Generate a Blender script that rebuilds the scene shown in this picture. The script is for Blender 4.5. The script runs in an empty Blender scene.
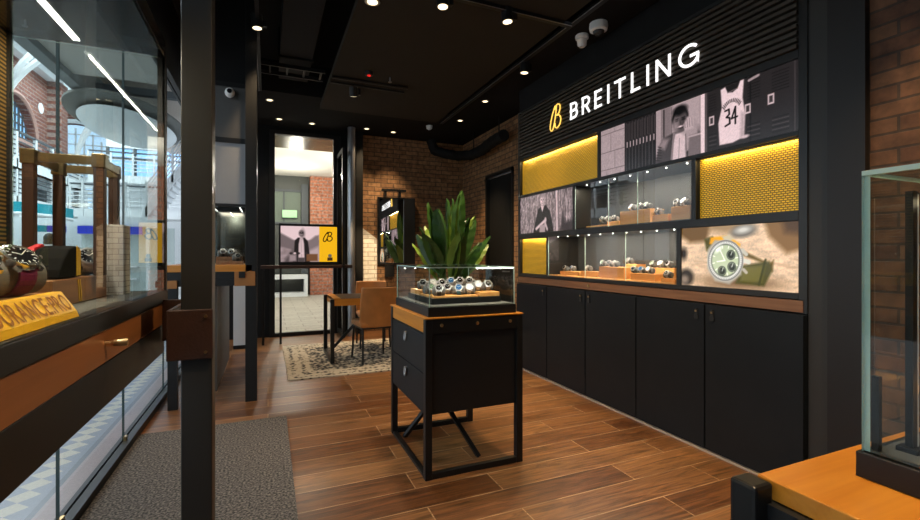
import bpy, bmesh, math, random
import numpy as np
from mathutils import Vector, Matrix
random.seed(7)
sc = bpy.context.scene
COL = sc.collection
R = math.radians
PI = math.pi

# ------------------------------------------------------------------ camera, world, exposure
YAW = math.atan(192 / 450)
cam_d = bpy.data.cameras.new('camera')
cam = bpy.data.objects.new('camera', cam_d)
COL.objects.link(cam)
cam.location = (0, 0, 1.3)
cam.rotation_euler = (PI / 2, 0, -YAW)
cam_d.sensor_width = 36
cam_d.lens = 450 / 920 * 36
cam_d.shift_y = -5 / 920
cam_d.clip_start = 0.02
cam_d.clip_end = 300
sc.camera = cam
sc.view_settings.view_transform = 'Standard'
sc.view_settings.look = 'None'
sc.view_settings.gamma = 1
sc.view_settings.exposure = 0.0
sc.view_settings.use_curve_mapping = False
w = bpy.data.worlds.new('world')
sc.world = w
w.use_nodes = True
bgn = w.node_tree.nodes['Background']
bgn.inputs[0].default_value = (0.80, 0.90, 1.0, 1)
bgn.inputs[1].default_value = 1.45

WARM = (1.0, 0.72, 0.42)
NEUT = (1.0, 0.86, 0.68)


def lamp(name, kind, loc, energy, color=WARM, target=None, size=0.05, size_y=None, spot=70, blend=0.6, radius=0.03, parent=None):
    d = bpy.data.lights.new(name, kind)
    d.energy = energy
    d.color = color
    if kind == 'AREA':
        d.size = size
        if size_y:
            d.shape = 'RECTANGLE'
            d.size_y = size_y
    elif kind == 'SPOT':
        d.spot_size = R(spot)
        d.spot_blend = blend
        d.shadow_soft_size = radius
    else:
        d.shadow_soft_size = radius
    o = bpy.data.objects.new(name, d)
    COL.objects.link(o)
    o.location = loc
    t = Vector(target) if target else Vector(loc) + Vector((0, 0, -1))
    o.rotation_euler = (t - Vector(loc)).to_track_quat('-Z', 'Y').to_euler()
    if parent:
        o.parent = parent
        o.matrix_parent_inverse = Matrix.Translation(-Vector(parent.location))
    return o


# lamps without fittings, added to brighten the mall and the corridor behind
lamp('mall_fill', 'AREA', (-5.5, 13, 7.5), 1500, (0.88, 0.95, 1.0), size=6, size_y=12)
for q in ((0.6, 10.6), (2.2, 12.2), (0.6, 13.8)):
    lamp('corridor_fill', 'POINT', (*q, 3.1), 90, (1, 0.9, 0.74), radius=0.06)
lamp('mall_fill', 'AREA', (-5.8, 22.5, 8.8), 900, (0.9, 0.96, 1.0), size=5, size_y=6)
lamp('corridor_fill_spot', 'SPOT', (1.2, 9.0, 3.33), 120, (1, 0.88, 0.7), spot=120, radius=0.03)


# ------------------------------------------------------------------ materials
def nodes(m):
    return m.node_tree.nodes, m.node_tree.links


def mat(name, color, rough=0.5, metal=0.0, emit=0.0, ecolor=None, noise=0.0, nscale=20.0, bump=0.0, bscale=60.0, spec=None, coat=0.0):
    m = bpy.data.materials.new(name)
    m.use_nodes = True
    N, L = nodes(m)
    b = N['Principled BSDF']
    b.inputs['Base Color'].default_value = (*color, 1)
    b.inputs['Roughness'].default_value = rough
    b.inputs['Metallic'].default_value = metal
    if spec is not None:
        b.inputs['Specular IOR Level'].default_value = spec
    if coat:
        b.inputs['Coat Weight'].default_value = coat
        b.inputs['Coat Roughness'].default_value = 0.08
    if emit:
        b.inputs['Emission Color'].default_value = (*(ecolor or color), 1)
        b.inputs['Emission Strength'].default_value = emit
    tc = N.new('ShaderNodeTexCoord')
    nz = N.new('ShaderNodeTexNoise')
    nz.inputs['Scale'].default_value = nscale
    nz.inputs['Detail'].default_value = 5
    L.new(tc.outputs['Object'], nz.inputs['Vector'])
    mx = N.new('ShaderNodeMixRGB')
    a = noise or 0.04
    mx.inputs[1].default_value = (*[max(0, c * (1 - a)) for c in color], 1)
    mx.inputs[2].default_value = (*[min(1, c * (1 + a)) for c in color], 1)
    L.new(nz.outputs['Fac'], mx.inputs[0])
    L.new(mx.outputs[0], b.inputs['Base Color'])
    if bump:
        n2 = N.new('ShaderNodeTexNoise')
        n2.inputs['Scale'].default_value = bscale
        L.new(tc.outputs['Object'], n2.inputs['Vector'])
        bp = N.new('ShaderNodeBump')
        bp.inputs['Strength'].default_value = bump
        bp.inputs['Distance'].default_value = 0.004
        L.new(n2.outputs['Fac'], bp.inputs['Height'])
        L.new(bp.outputs[0], b.inputs['Normal'])
    return m


def wood(name, c1, c2, axis='Y', rough=0.35, scale=1.0):
    m = mat(name, c1, rough)
    N, L = nodes(m)
    b = N['Principled BSDF']
    tc = N.new('ShaderNodeTexCoord')
    mp = N.new('ShaderNodeMapping')
    s = {'X': (1.5, 22, 22), 'Y': (22, 1.5, 22), 'Z': (22, 22, 1.5)}[axis]
    mp.inputs['Scale'].default_value = [q * scale for q in s]
    L.new(tc.outputs['Object'], mp.inputs['Vector'])
    nz = N.new('ShaderNodeTexNoise')
    nz.inputs['Scale'].default_value = 1.6
    nz.inputs['Detail'].default_value = 8
    nz.inputs['Distortion'].default_value = 0.8
    L.new(mp.outputs[0], nz.inputs['Vector'])
    cr = N.new('ShaderNodeValToRGB')
    cr.color_ramp.elements[0].position = 0.3
    cr.color_ramp.elements[0].color = (*c1, 1)
    cr.color_ramp.elements[1].position = 0.7
    cr.color_ramp.elements[1].color = (*c2, 1)
    L.new(nz.outputs['Fac'], cr.inputs[0])
    L.new(cr.outputs[0], b.inputs['Base Color'])
    return m


def brick(name, c1, c2, mortar, plane='XZ', bw=0.225, bh=0.075, ms=0.008, rough=0.8, bump=0.6, off=(0, 0, 0), mottle=0.5):
    m = bpy.data.materials.new(name)
    m.use_nodes = True
    N, L = nodes(m)
    b = N['Principled BSDF']
    b.inputs['Roughness'].default_value = rough
    g = N.new('ShaderNodeNewGeometry')
    sp = N.new('ShaderNodeSeparateXYZ')
    L.new(g.outputs['Position'], sp.inputs[0])
    cb = N.new('ShaderNodeCombineXYZ')
    L.new(sp.outputs[plane[0]], cb.inputs[0])
    L.new(sp.outputs[plane[1]], cb.inputs[1])
    br = N.new('ShaderNodeTexBrick')
    br.inputs['Scale'].default_value = 1
    br.inputs['Brick Width'].default_value = bw
    br.inputs['Row Height'].default_value = bh
    br.inputs['Mortar Size'].default_value = ms
    br.inputs['Mortar Smooth'].default_value = 0.3
    br.inputs['Color1'].default_value = (*c1, 1)
    br.inputs['Color2'].default_value = (*c2, 1)
    br.inputs['Mortar'].default_value = (*mortar, 1)
    L.new(cb.outputs[0], br.inputs['Vector'])
    nz = N.new('ShaderNodeTexNoise')
    nz.inputs['Scale'].default_value = 14
    nz.inputs['Detail'].default_value = 6
    L.new(g.outputs['Position'], nz.inputs['Vector'])
    mr = N.new('ShaderNodeMapRange')
    mr.inputs[1].default_value = 0.3
    mr.inputs[2].default_value = 0.7
    mr.inputs[3].default_value = 1 - mottle
    mr.inputs[4].default_value = 1 + mottle * 0.4
    L.new(nz.outputs['Fac'], mr.inputs[0])
    mx = N.new('ShaderNodeVectorMath')
    mx.operation = 'SCALE'
    L.new(br.outputs['Color'], mx.inputs[0])
    L.new(mr.outputs[0], mx.inputs['Scale'])
    L.new(mx.outputs[0], b.inputs['Base Color'])
    if bump:
        bp = N.new('ShaderNodeBump')
        bp.inputs['Strength'].default_value = bump
        bp.inputs['Distance'].default_value = 0.006
        bp.invert = True
        ad = N.new('ShaderNodeMath')
        ad.operation = 'MULTIPLY_ADD'
        L.new(nz.outputs['Fac'], ad.inputs[0])
        ad.inputs[1].default_value = -0.4
        L.new(br.outputs['Fac'], ad.inputs[2])
        L.new(ad.outputs[0], bp.inputs['Height'])
        L.new(bp.outputs[0], b.inputs['Normal'])
    return m


def glass(name, tint=(0.93, 0.97, 0.96), refl=1.0, rough=0.0):
    m = bpy.data.materials.new(name)
    m.use_nodes = True
    N, L = nodes(m)
    N.remove(N['Principled BSDF'])
    out = N['Material Output']
    tr = N.new('ShaderNodeBsdfTransparent')
    tr.inputs[0].default_value = (*tint, 1)
    gl = N.new('ShaderNodeBsdfGlossy')
    gl.inputs['Roughness'].default_value = rough
    fr = N.new('ShaderNodeFresnel')
    fr.inputs[0].default_value = 1.5
    mu = N.new('ShaderNodeMath')
    mu.operation = 'MULTIPLY'
    mu.inputs[1].default_value = refl
    L.new(fr.outputs[0], mu.inputs[0])
    ge = N.new('ShaderNodeNewGeometry')
    inv = N.new('ShaderNodeMath')
    inv.operation = 'SUBTRACT'
    inv.inputs[0].default_value = 1.0
    L.new(ge.outputs['Backfacing'], inv.inputs[1])
    m2 = N.new('ShaderNodeMath')
    m2.operation = 'MULTIPLY'
    L.new(mu.outputs[0], m2.inputs[0])
    L.new(inv.outputs[0], m2.inputs[1])
    mu = m2
    mx = N.new('ShaderNodeMixShader')
    L.new(mu.outputs[0], mx.inputs[0])
    L.new(tr.outputs[0], mx.inputs[1])
    L.new(gl.outputs[0], mx.inputs[2])
    L.new(mx.outputs[0], out.inputs[0])
    return m


def attr_mat(name, strength=1.0):
    m = bpy.data.materials.new(name)
    m.use_nodes = True
    N, L = nodes(m)
    b = N['Principled BSDF']
    at = N.new('ShaderNodeAttribute')
    at.attribute_name = 'print'
    dk = N.new('ShaderNodeVectorMath')
    dk.operation = 'SCALE'
    dk.inputs['Scale'].default_value = 0.25
    L.new(at.outputs['Color'], dk.inputs[0])
    L.new(dk.outputs[0], b.inputs['Base Color'])
    L.new(at.outputs['Color'], b.inputs['Emission Color'])
    b.inputs['Emission Strength'].default_value = strength
    b.inputs['Roughness'].default_value = 0.25
    return m


M = {}
M['black'] = mat('black_steel', (0.009, 0.009, 0.009), 0.42, spec=0.35, noise=0.2)
M['blackfin'] = mat('black_lacquer', (0.010, 0.011, 0.012), 0.45, spec=0.35, noise=0.15, nscale=6)
M['frame'] = mat('dark_bronze_frame', (0.016, 0.0145, 0.0125), 0.4)
M['darkwall'] = mat('dark_paint', (0.009, 0.009, 0.009), 0.75, spec=0.2)
M['brownwall'] = mat('dark_brown_panel', (0.010, 0.007, 0.005), 0.5)
M['ceil'] = mat('ceiling_dark', (0.012, 0.011, 0.010), 0.9, spec=0.1)
M['raft'] = mat('raft_grey', (0.032, 0.027, 0.020), 0.9, spec=0.1)
M['white'] = mat('white_plastic', (0.75, 0.74, 0.71), 0.35)
M['doorcab'] = mat('charcoal_door', (0.012, 0.0145, 0.017), 0.45, spec=0.22, noise=0.25, nscale=5)
M['greypanel'] = mat('grey_panel', (0.30, 0.30, 0.305), 0.55)
M['lightpanel'] = mat('light_grey_panel', (0.62, 0.62, 0.62), 0.6)
M['dkgrey'] = mat('dark_grey_panel', (0.085, 0.08, 0.075), 0.55)
M['steel'] = mat('steel', (0.48, 0.48, 0.49), 0.38, 1.0)
M['polished'] = mat('polished_steel', (0.62, 0.62, 0.63), 0.2, 1.0)
M['satin'] = mat('satin_steel', (0.45, 0.45, 0.46), 0.35, 0.9)
M['brass'] = mat('brass', (0.62, 0.42, 0.18), 0.28, 1.0, noise=0.15)
M['oldbrass'] = mat('aged_brass', (0.24, 0.185, 0.10), 0.35, 1.0, noise=0.3, nscale=30)
M['oak'] = wood('oak_orange', (0.55, 0.19, 0.015), (0.68, 0.27, 0.030), 'X', 0.33)
M['oakY'] = wood('oak_orange_y', (0.55, 0.19, 0.015), (0.68, 0.27, 0.030), 'Y', 0.3)
M['oakblock'] = wood('oak_block', (0.66, 0.28, 0.07), (0.82, 0.42, 0.13), 'Y', 0.45)
M['walnut'] = wood('walnut', (0.19, 0.068, 0.020), (0.29, 0.11, 0.034), 'Y', 0.3)
M['walnutbox'] = wood('walnut_box', (0.20, 0.085, 0.035), (0.34, 0.16, 0.07), 'Y', 0.35)
M['stripwood'] = wood('wood_band', (0.20, 0.085, 0.035), (0.30, 0.14, 0.06), 'Y', 0.4)
M['leather'] = mat('brown_leather', (0.034, 0.012, 0.006), 0.45, noise=0.35, nscale=25, bump=0.3, bscale=150)
M['tan'] = mat('tan_leather', (0.40, 0.155, 0.035), 0.5, noise=0.35, nscale=8, bump=0.3, bscale=120)
M['cushion'] = mat('grey_cushion', (0.15, 0.145, 0.14), 0.8)
M['greycounter'] = mat('grey_felt', (0.10, 0.098, 0.09), 0.85, noise=0.1)
M['blackst'] = mat('black_leather', (0.02, 0.02, 0.02), 0.5, bump=0.2)
M['dial_black'] = mat('dial_black', (0.01, 0.01, 0.012), 0.15)
M['dial_blue'] = mat('dial_blue', (0.02, 0.10, 0.25), 0.15)
M['dial_green'] = mat('dial_green', (0.12, 0.22, 0.12), 0.15)
M['dial_white'] = mat('dial_white', (0.75, 0.75, 0.72), 0.2)
M['dial_mark'] = mat('dial_marks', (0.8, 0.8, 0.78), 0.3)
M['strap_purple'] = mat('purple_strap', (0.16, 0.01, 0.07), 0.6, bump=0.3)
M['strap_blue'] = mat('blue_strap', (0.05, 0.22, 0.38), 0.5)
M['strap_olive'] = mat('olive_strap', (0.06, 0.07, 0.04), 0.5)
M['red'] = mat('red_fabric', (0.45, 0.01, 0.02), 0.6)
M['yellow'] = mat('yellow_print', (0.75, 0.45, 0.03), 0.45)
M['signyellow'] = mat('yellow_acrylic', (0.92, 0.50, 0.015), 0.3)
M['signdark'] = mat('engraved_shade_amber', (0.34, 0.12, 0.004), 0.5)  # darker amber puts the letters' shading into the colour
M['led'] = mat('led_white', (1, 0.97, 0.9), 0.5, emit=9, ecolor=(1, 0.95, 0.85))
M['ledcool'] = mat('led_tube', (1, 1, 1), 0.5, emit=1.5, ecolor=(1, 0.98, 0.94))
M['lampglow'] = mat('lamp_glow', (1, 0.9, 0.7), 0.5, emit=2.6, ecolor=(1, 0.78, 0.48))
M['sign_white'] = mat('sign_letter_white', (1, 1, 1), 0.5, emit=1.3, ecolor=(1, 0.99, 0.97))
M['sign_gold'] = mat('sign_emblem_gold', (1, 0.75, 0.2), 0.5, emit=1.3, ecolor=(1, 0.60, 0.10))
M['redled'] = mat('red_led', (0.8, 0, 0), 0.5, emit=0.9, ecolor=(1, 0.02, 0.02))
M['glass'] = glass('clear_glass')
M['caseglass'] = glass('case_glass', (0.95, 0.98, 0.97), 1.0)
M['shopglass'] = glass('shopfront_glass', (0.95, 0.975, 0.98), 0.4)
M['wallglass'] = glass('showcase_front_glass', (0.9, 0.92, 0.92), 1.6)
M['edge'] = mat('glass_edge', (0.50, 0.68, 0.60), 0.2, spec=0.8)
M['edgedark'] = mat('glass_edge_dark', (0.04, 0.07, 0.07), 0.2)
M['mirror'] = mat('mirror', (0.92, 0.92, 0.92), 0.01, 1.0)
M['smoked'] = mat('smoked_panel', (0.045, 0.045, 0.042), 0.5)
M['smokedmirror'] = mat('smoked_mirror', (0.20, 0.20, 0.195), 0.12, 1.0)
M['print'] = attr_mat('lit_print', 1.12)
M['screen'] = attr_mat('lit_poster', 0.95)
M['leaf'] = mat('leaf', (0.030, 0.085, 0.014), 0.35, noise=0.5, nscale=6)
M['leaf2'] = mat('leaf_light', (0.16, 0.27, 0.035), 0.35, noise=0.4, nscale=6)
M['soil'] = mat('soil', (0.03, 0.02, 0.012), 0.95, bump=0.8)
M['pot'] = mat('charcoal_pot', (0.03, 0.03, 0.03), 0.6)
M['mallwhite'] = mat('mall_white', (0.72, 0.74, 0.76), 0.6)
M['mallgrey'] = mat('mall_soffit', (0.42, 0.41, 0.38), 0.8)
M['mallpink'] = mat('mall_beige', (0.58, 0.50, 0.44), 0.8)
M['malldark'] = mat('mall_dark', (0.06, 0.07, 0.08), 0.6)
M['teal'] = mat('teal_band', (0.01, 0.30, 0.38), 0.4)
M['blue'] = mat('blue_band', (0.0, 0.02, 0.50), 0.4)
M['winblue'] = mat('sky_window_glass', (0.20, 0.42, 0.75), 0.15, emit=0.75, ecolor=(0.45, 0.68, 1.0), noise=0.3, nscale=1.5)
M['winpale'] = mat('pale_window_glass', (0.6, 0.75, 0.95), 0.2, emit=0.7, ecolor=(0.62, 0.78, 1.0))
M['green_sign'] = mat('green_sign', (0.3, 0.6, 0.3), 0.4, emit=0.12, ecolor=(0.45, 0.8, 0.5))
M['skin'] = mat('skin', (0.50, 0.30, 0.22), 0.5)
M['hair'] = mat('dark_hair', (0.012, 0.009, 0.008), 0.6)
M['jacket'] = mat('black_jacket', (0.012, 0.013, 0.018), 0.8, bump=0.4)
M['scarf'] = mat('grey_scarf', (0.5, 0.5, 0.5), 0.9)
M['brownsoffit'] = wood('brown_soffit', (0.10, 0.065, 0.018), (0.20, 0.13, 0.045), 'X', 0.25, 0.5)
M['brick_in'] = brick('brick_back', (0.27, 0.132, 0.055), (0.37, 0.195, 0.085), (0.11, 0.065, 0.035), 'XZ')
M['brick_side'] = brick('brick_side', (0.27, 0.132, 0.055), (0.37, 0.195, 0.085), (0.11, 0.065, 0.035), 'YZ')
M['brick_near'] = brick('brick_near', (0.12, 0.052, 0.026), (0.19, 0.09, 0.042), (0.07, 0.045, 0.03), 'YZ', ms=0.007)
M['brick_mall'] = brick('brick_mall', (0.16, 0.045, 0.035), (0.24, 0.085, 0.06), (0.30, 0.22, 0.2), 'YZ', 0.5, 0.16, 0.02)
M['brick_mall_x'] = brick('brick_mall_x', (0.16, 0.045, 0.035), (0.24, 0.085, 0.06), (0.30, 0.22, 0.2), 'XZ', 0.5, 0.16, 0.02)
M['brick_red'] = brick('brick_red', (0.42, 0.14, 0.07), (0.55, 0.20, 0.11), (0.35, 0.25, 0.2), 'XZ', 0.3, 0.11, 0.015)
M['brick_white'] = brick('brick_white', (0.80, 0.76, 0.70), (0.70, 0.62, 0.55), (0.42, 0.36, 0.32), 'XZ', 0.046, 0.0155, 0.0012, 0.7, 0.3, mottle=0.15)


def floor_material():
    m = bpy.data.materials.new('wood_plank_floor')
    m.use_nodes = True
    N, L = nodes(m)
    b = N['Principled BSDF']
    g = N.new('ShaderNodeNewGeometry')
    br = N.new('ShaderNodeTexBrick')
    br.offset = 0.37
    br.inputs['Scale'].default_value = 1
    br.inputs['Brick Width'].default_value = 1.2
    br.inputs['Row Height'].default_value = 0.2
    br.inputs['Mortar Size'].default_value = 0.0036
    br.inputs['Mortar Smooth'].default_value = 0.1
    br.inputs['Color1'].default_value = (0.12, 0.042, 0.012, 1)
    br.inputs['Color2'].default_value = (0.28, 0.128, 0.045, 1)
    br.inputs['Mortar'].default_value = (0.42, 0.25, 0.13, 1)
    L.new(g.outputs['Position'], br.inputs['Vector'])
    # grain: noise stretched along the plank, offset per plank by its colour
    mp = N.new('ShaderNodeMapping')
    mp.inputs['Scale'].default_value = (1.1, 13, 1)
    ad = N.new('ShaderNodeVectorMath')
    ad.operation = 'ADD'
    sc2 = N.new('ShaderNodeVectorMath')
    sc2.operation = 'SCALE'
    sc2.inputs['Scale'].default_value = 37
    L.new(br.outputs['Color'], sc2.inputs[0])
    L.new(g.outputs['Position'], ad.inputs[0])
    L.new(sc2.outputs[0], ad.inputs[1])
    L.new(ad.outputs[0], mp.inputs['Vector'])
    nz = N.new('ShaderNodeTexNoise')
    nz.inputs['Scale'].default_value = 2.2
    nz.inputs['Detail'].default_value = 9
    nz.inputs['Roughness'].default_value = 0.62
    nz.inputs['Distortion'].default_value = 1.4
    L.new(mp.outputs[0], nz.inputs['Vector'])
    mr = N.new('ShaderNodeMapRange')
    mr.inputs[1].default_value = 0.32
    mr.inputs[2].default_value = 0.70
    mr.inputs[3].default_value = 0.30
    mr.inputs[4].default_value = 1.45
    L.new(nz.outputs['Fac'], mr.inputs[0])
    mx = N.new('ShaderNodeVectorMath')
    mx.operation = 'SCALE'
    L.new(br.outputs['Color'], mx.inputs[0])
    L.new(mr.outputs[0], mx.inputs['Scale'])
    L.new(mx.outputs[0], b.inputs['Base Color'])
    r2 = N.new('ShaderNodeMapRange')
    r2.inputs[3].default_value = 0.28
    r2.inputs[4].default_value = 0.45
    L.new(nz.outputs['Fac'], r2.inputs[0])
    L.new(r2.outputs[0], b.inputs['Roughness'])
    bp = N.new('ShaderNodeBump')
    bp.inputs['Strength'].default_value = 0.35
    bp.inputs['Distance'].default_value = 0.003
    L.new(nz.outputs['Fac'], bp.inputs['Height'])
    L.new(bp.outputs[0], b.inputs['Normal'])
    return m


def mosaic_material():
    """mall floor: pale terrazzo, a mosaic border with a row of cream diamonds beside the shopfront"""
    m = bpy.data.materials.new('mall_floor_mosaic')
    m.use_nodes = True
    N, L = nodes(m)
    b = N['Principled BSDF']
    b.inputs['Roughness'].default_value = 0.3
    g = N.new('ShaderNodeNewGeometry')
    sp = N.new('ShaderNodeSeparateXYZ')
    L.new(g.outputs['Position'], sp.inputs[0])

    def math_(op, a, c=None):
        n = N.new('ShaderNodeMath')
        n.operation = op
        for i, q in enumerate((a, c)):
            if q is None:
                continue
            if isinstance(q, (int, float)):
                n.inputs[i].default_value = q
            else:
                L.new(q, n.inputs[i])
        return n.outputs[0]
    X, Y = sp.outputs['X'], sp.outputs['Y']
    base = N.new('ShaderNodeValToRGB')
    base.color_ramp.interpolation = 'CONSTANT'
    t = math_('DIVIDE', math_('SUBTRACT', -0.9, X), 1.0)   # 0 at the glass, 1 one metre out
    L.new(t, base.inputs[0])
    stops = [(0.0, (0.20, 0.13, 0.12)), (0.15, (0.24, 0.18, 0.17)), (0.17, (0.05, 0.07, 0.10)), (0.20, (0.13, 0.16, 0.20)), (0.42, (0.05, 0.07, 0.10)), (0.45, (0.15, 0.17, 0.20)), (0.50, (0.06, 0.08, 0.12)), (0.53, (0.18, 0.20, 0.22)), (0.75, (0.48, 0.46, 0.44))]
    els = base.color_ramp.elements
    els[0].position, els[0].color = 0.0, (*stops[0][1], 1)
    els[1].position, els[1].color = stops[1][0], (*stops[1][1], 1)
    for p, c in stops[2:]:
        e = els.new(p)
        e.color = (*c, 1)
    # diamonds
    fy = math_('ABSOLUTE', math_('SUBTRACT', math_('FRACT', math_('DIVIDE', Y, 0.14)), 0.5))
    fx = math_('ABSOLUTE', math_('DIVIDE', math_('SUBTRACT', t, 0.31), 0.15))
    d = math_('LESS_THAN', math_('ADD', fy, fx), 0.5)
    mx = N.new('ShaderNodeMixRGB')
    L.new(d, mx.inputs[0])
    L.new(base.outputs[0], mx.inputs[1])
    mx.inputs[2].default_value = (0.42, 0.38, 0.28, 1)
    nz = N.new('ShaderNodeTexNoise')
    nz.inputs['Scale'].default_value = 60
    L.new(g.outputs['Position'], nz.inputs['Vector'])
    mr = N.new('ShaderNodeMapRange')
    mr.inputs[3].default_value = 0.6
    mr.inputs[4].default_value = 1.25
    L.new(nz.outputs['Fac'], mr.inputs[0])
    s = N.new('ShaderNodeVectorMath')
    s.operation = 'SCALE'
    L.new(mx.outputs[0], s.inputs[0])
    L.new(mr.outputs[0], s.inputs['Scale'])
    L.new(s.outputs[0], b.inputs['Base Color'])
    return m


def mesh_panel_material():
    """golden woven wire: rows of small dark holes on yellow metal, lit from behind"""
    m = bpy.data.materials.new('golden_wire_mesh')
    m.use_nodes = True
    N, L = nodes(m)
    b = N['Principled BSDF']
    g = N.new('ShaderNodeNewGeometry')
    sp = N.new('ShaderNodeSeparateXYZ')
    L.new(g.outputs['Position'], sp.inputs[0])
    cb = N.new('ShaderNodeCombineXYZ')
    L.new(sp.outputs['Y'], cb.inputs[0])
    L.new(sp.outputs['Z'], cb.inputs[1])
    br = N.new('ShaderNodeTexBrick')
    br.inputs['Scale'].default_value = 1
    br.inputs['Brick Width'].default_value = 0.024
    br.inputs['Row Height'].default_value = 0.013
    br.inputs['Mortar Size'].default_value = 0.0036
    br.inputs['Mortar Smooth'].default_value = 0.4
    br.inputs['Color1'].default_value = (0.76, 0.42, 0.015, 1)
    br.inputs['Color2'].default_value = (0.62, 0.34, 0.012, 1)
    br.inputs['Mortar'].default_value = (0.14, 0.075, 0.006, 1)
    L.new(cb.outputs[0], br.inputs['Vector'])
    L.new(br.outputs['Color'], b.inputs['Base Color'])
    L.new(br.outputs['Color'], b.inputs['Emission Color'])
    b.inputs['Emission Strength'].default_value = 0.55
    b.inputs['Roughness'].default_value = 0.4
    b.inputs['Metallic'].default_value = 0.2
    bp = N.new('ShaderNodeBump')
    bp.inputs['Strength'].default_value = 0.2
    bp.inputs['Distance'].default_value = 0.001
    bp.invert = True
    L.new(br.outputs['Fac'], bp.inputs['Height'])
    L.new(bp.outputs[0], b.inputs['Normal'])
    return m


def rib_material():
    m = mat('ribbed_gold', (0.45, 0.24, 0.06), 0.4, 0.6)
    N, L = nodes(m)
    b = N['Principled BSDF']
    g = N.new('ShaderNodeNewGeometry')
    sp = N.new('ShaderNodeSeparateXYZ')
    L.new(g.outputs['Position'], sp.inputs[0])
    mu = N.new('ShaderNodeMath')
    mu.operation = 'MULTIPLY'
    mu.inputs[1].default_value = 2 * PI / 0.012
    L.new(sp.outputs['Z'], mu.inputs[0])
    sn = N.new('ShaderNodeMath')
    sn.operation = 'SINE'
    L.new(mu.outputs[0], sn.inputs[0])
    cr = N.new('ShaderNodeValToRGB')
    cr.color_ramp.elements[0].position = 0.35
    cr.color_ramp.elements[0].color = (0.03, 0.015, 0.004, 1)
    cr.color_ramp.elements[1].position = 0.7
    cr.color_ramp.elements[1].color = (0.62, 0.36, 0.10, 1)
    mr = N.new('ShaderNodeMapRange')
    mr.inputs[1].default_value = -1
    L.new(sn.outputs[0], mr.inputs[0])
    L.new(mr.outputs[0], cr.inputs[0])
    L.new(cr.outputs[0], b.inputs['Base Color'])
    return m


def rug_material():
    m = mat('patterned_rug', (0.3, 0.28, 0.25), 0.95)
    N, L = nodes(m)
    b = N['Principled BSDF']
    g = N.new('ShaderNodeNewGeometry')
    sp = N.new('ShaderNodeSeparateXYZ')
    L.new(g.outputs['Position'], sp.inputs[0])

    def mm(op, a, c=None):
        n = N.new('ShaderNodeMath')
        n.operation = op
        for i, q in enumerate((a, c)):
            if q is None:
                continue
            if isinstance(q, (int, float)):
                n.inputs[i].default_value = q
            else:
                L.new(q, n.inputs[i])
        return n.outputs[0]
    x, y = sp.outputs['X'], sp.outputs['Y']
    # distance to the rug's edge
    ex = mm('MINIMUM', mm('SUBTRACT', x, 0.19), mm('SUBTRACT', 2.35, x))
    ey = mm('MINIMUM', mm('SUBTRACT', y, 4.95), mm('SUBTRACT', 6.85, y))
    e = mm('MINIMUM', ex, ey)
    band = mm('LESS_THAN', e, 0.30)
    vo = N.new('ShaderNodeTexVoronoi')
    vo.inputs['Scale'].default_value = 22
    vo.distance = 'MANHATTAN'
    L.new(g.outputs['Position'], vo.inputs['Vector'])
    nz = N.new('ShaderNodeTexNoise')
    nz.inputs['Scale'].default_value = 9
    nz.inputs['Detail'].default_value = 8
    L.new(g.outputs['Position'], nz.inputs['Vector'])
    v = mm('ADD', mm('MULTIPLY', vo.outputs['Distance'], 0.5), mm('MULTIPLY', nz.outputs['Fac'], 0.62))
    lines = mm('SINE', mm('MULTIPLY', e, 60))
    v = mm('ADD', v, mm('MULTIPLY', mm('MULTIPLY', lines, 0.12), band))
    v2 = mm('ADD', v, mm('MULTIPLY', band, 0.16))
    cr = N.new('ShaderNodeValToRGB')
    cr.color_ramp.elements[0].position = 0.60
    cr.color_ramp.elements[0].color = (0.02, 0.02, 0.022, 1)
    cr.color_ramp.elements[1].position = 0.84
    cr.color_ramp.elements[1].color = (0.50, 0.44, 0.35, 1)
    L.new(v2, cr.inputs[0])
    L.new(cr.outputs[0], b.inputs['Base Color'])
    return m


def mat_material():
    m = mat('entrance_matting', (0.07, 0.062, 0.055), 0.95, bump=0.8, bscale=300)
    N, L = nodes(m)
    b = N['Principled BSDF']
    g = N.new('ShaderNodeNewGeometry')
    nz = N.new('ShaderNodeTexNoise')
    nz.inputs['Scale'].default_value = 85
    nz.inputs['Detail'].default_value = 4
    L.new(g.outputs['Position'], nz.inputs['Vector'])
    cr = N.new('ShaderNodeValToRGB')
    cr.color_ramp.elements[0].position = 0.40
    cr.color_ramp.elements[0].color = (0.030, 0.025, 0.022, 1)
    cr.color_ramp.elements[1].position = 0.68
    cr.color_ramp.elements[1].color = (0.24, 0.20, 0.165, 1)
    L.new(nz.outputs['Fac'], cr.inputs[0])
    L.new(cr.outputs[0], b.inputs['Base Color'])
    return m


M['floor'] = floor_material()
M['mosaic'] = mosaic_material()
M['wire'] = mesh_panel_material()
M['rib'] = rib_material()
M['rug'] = rug_material()
M['mat'] = mat_material()
M['paving'] = brick('stone_paving', (0.40, 0.37, 0.32), (0.48, 0.45, 0.39), (0.25, 0.23, 0.2), 'XY', 0.6, 0.3, 0.01, 0.6, 0, mottle=0.2)


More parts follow.
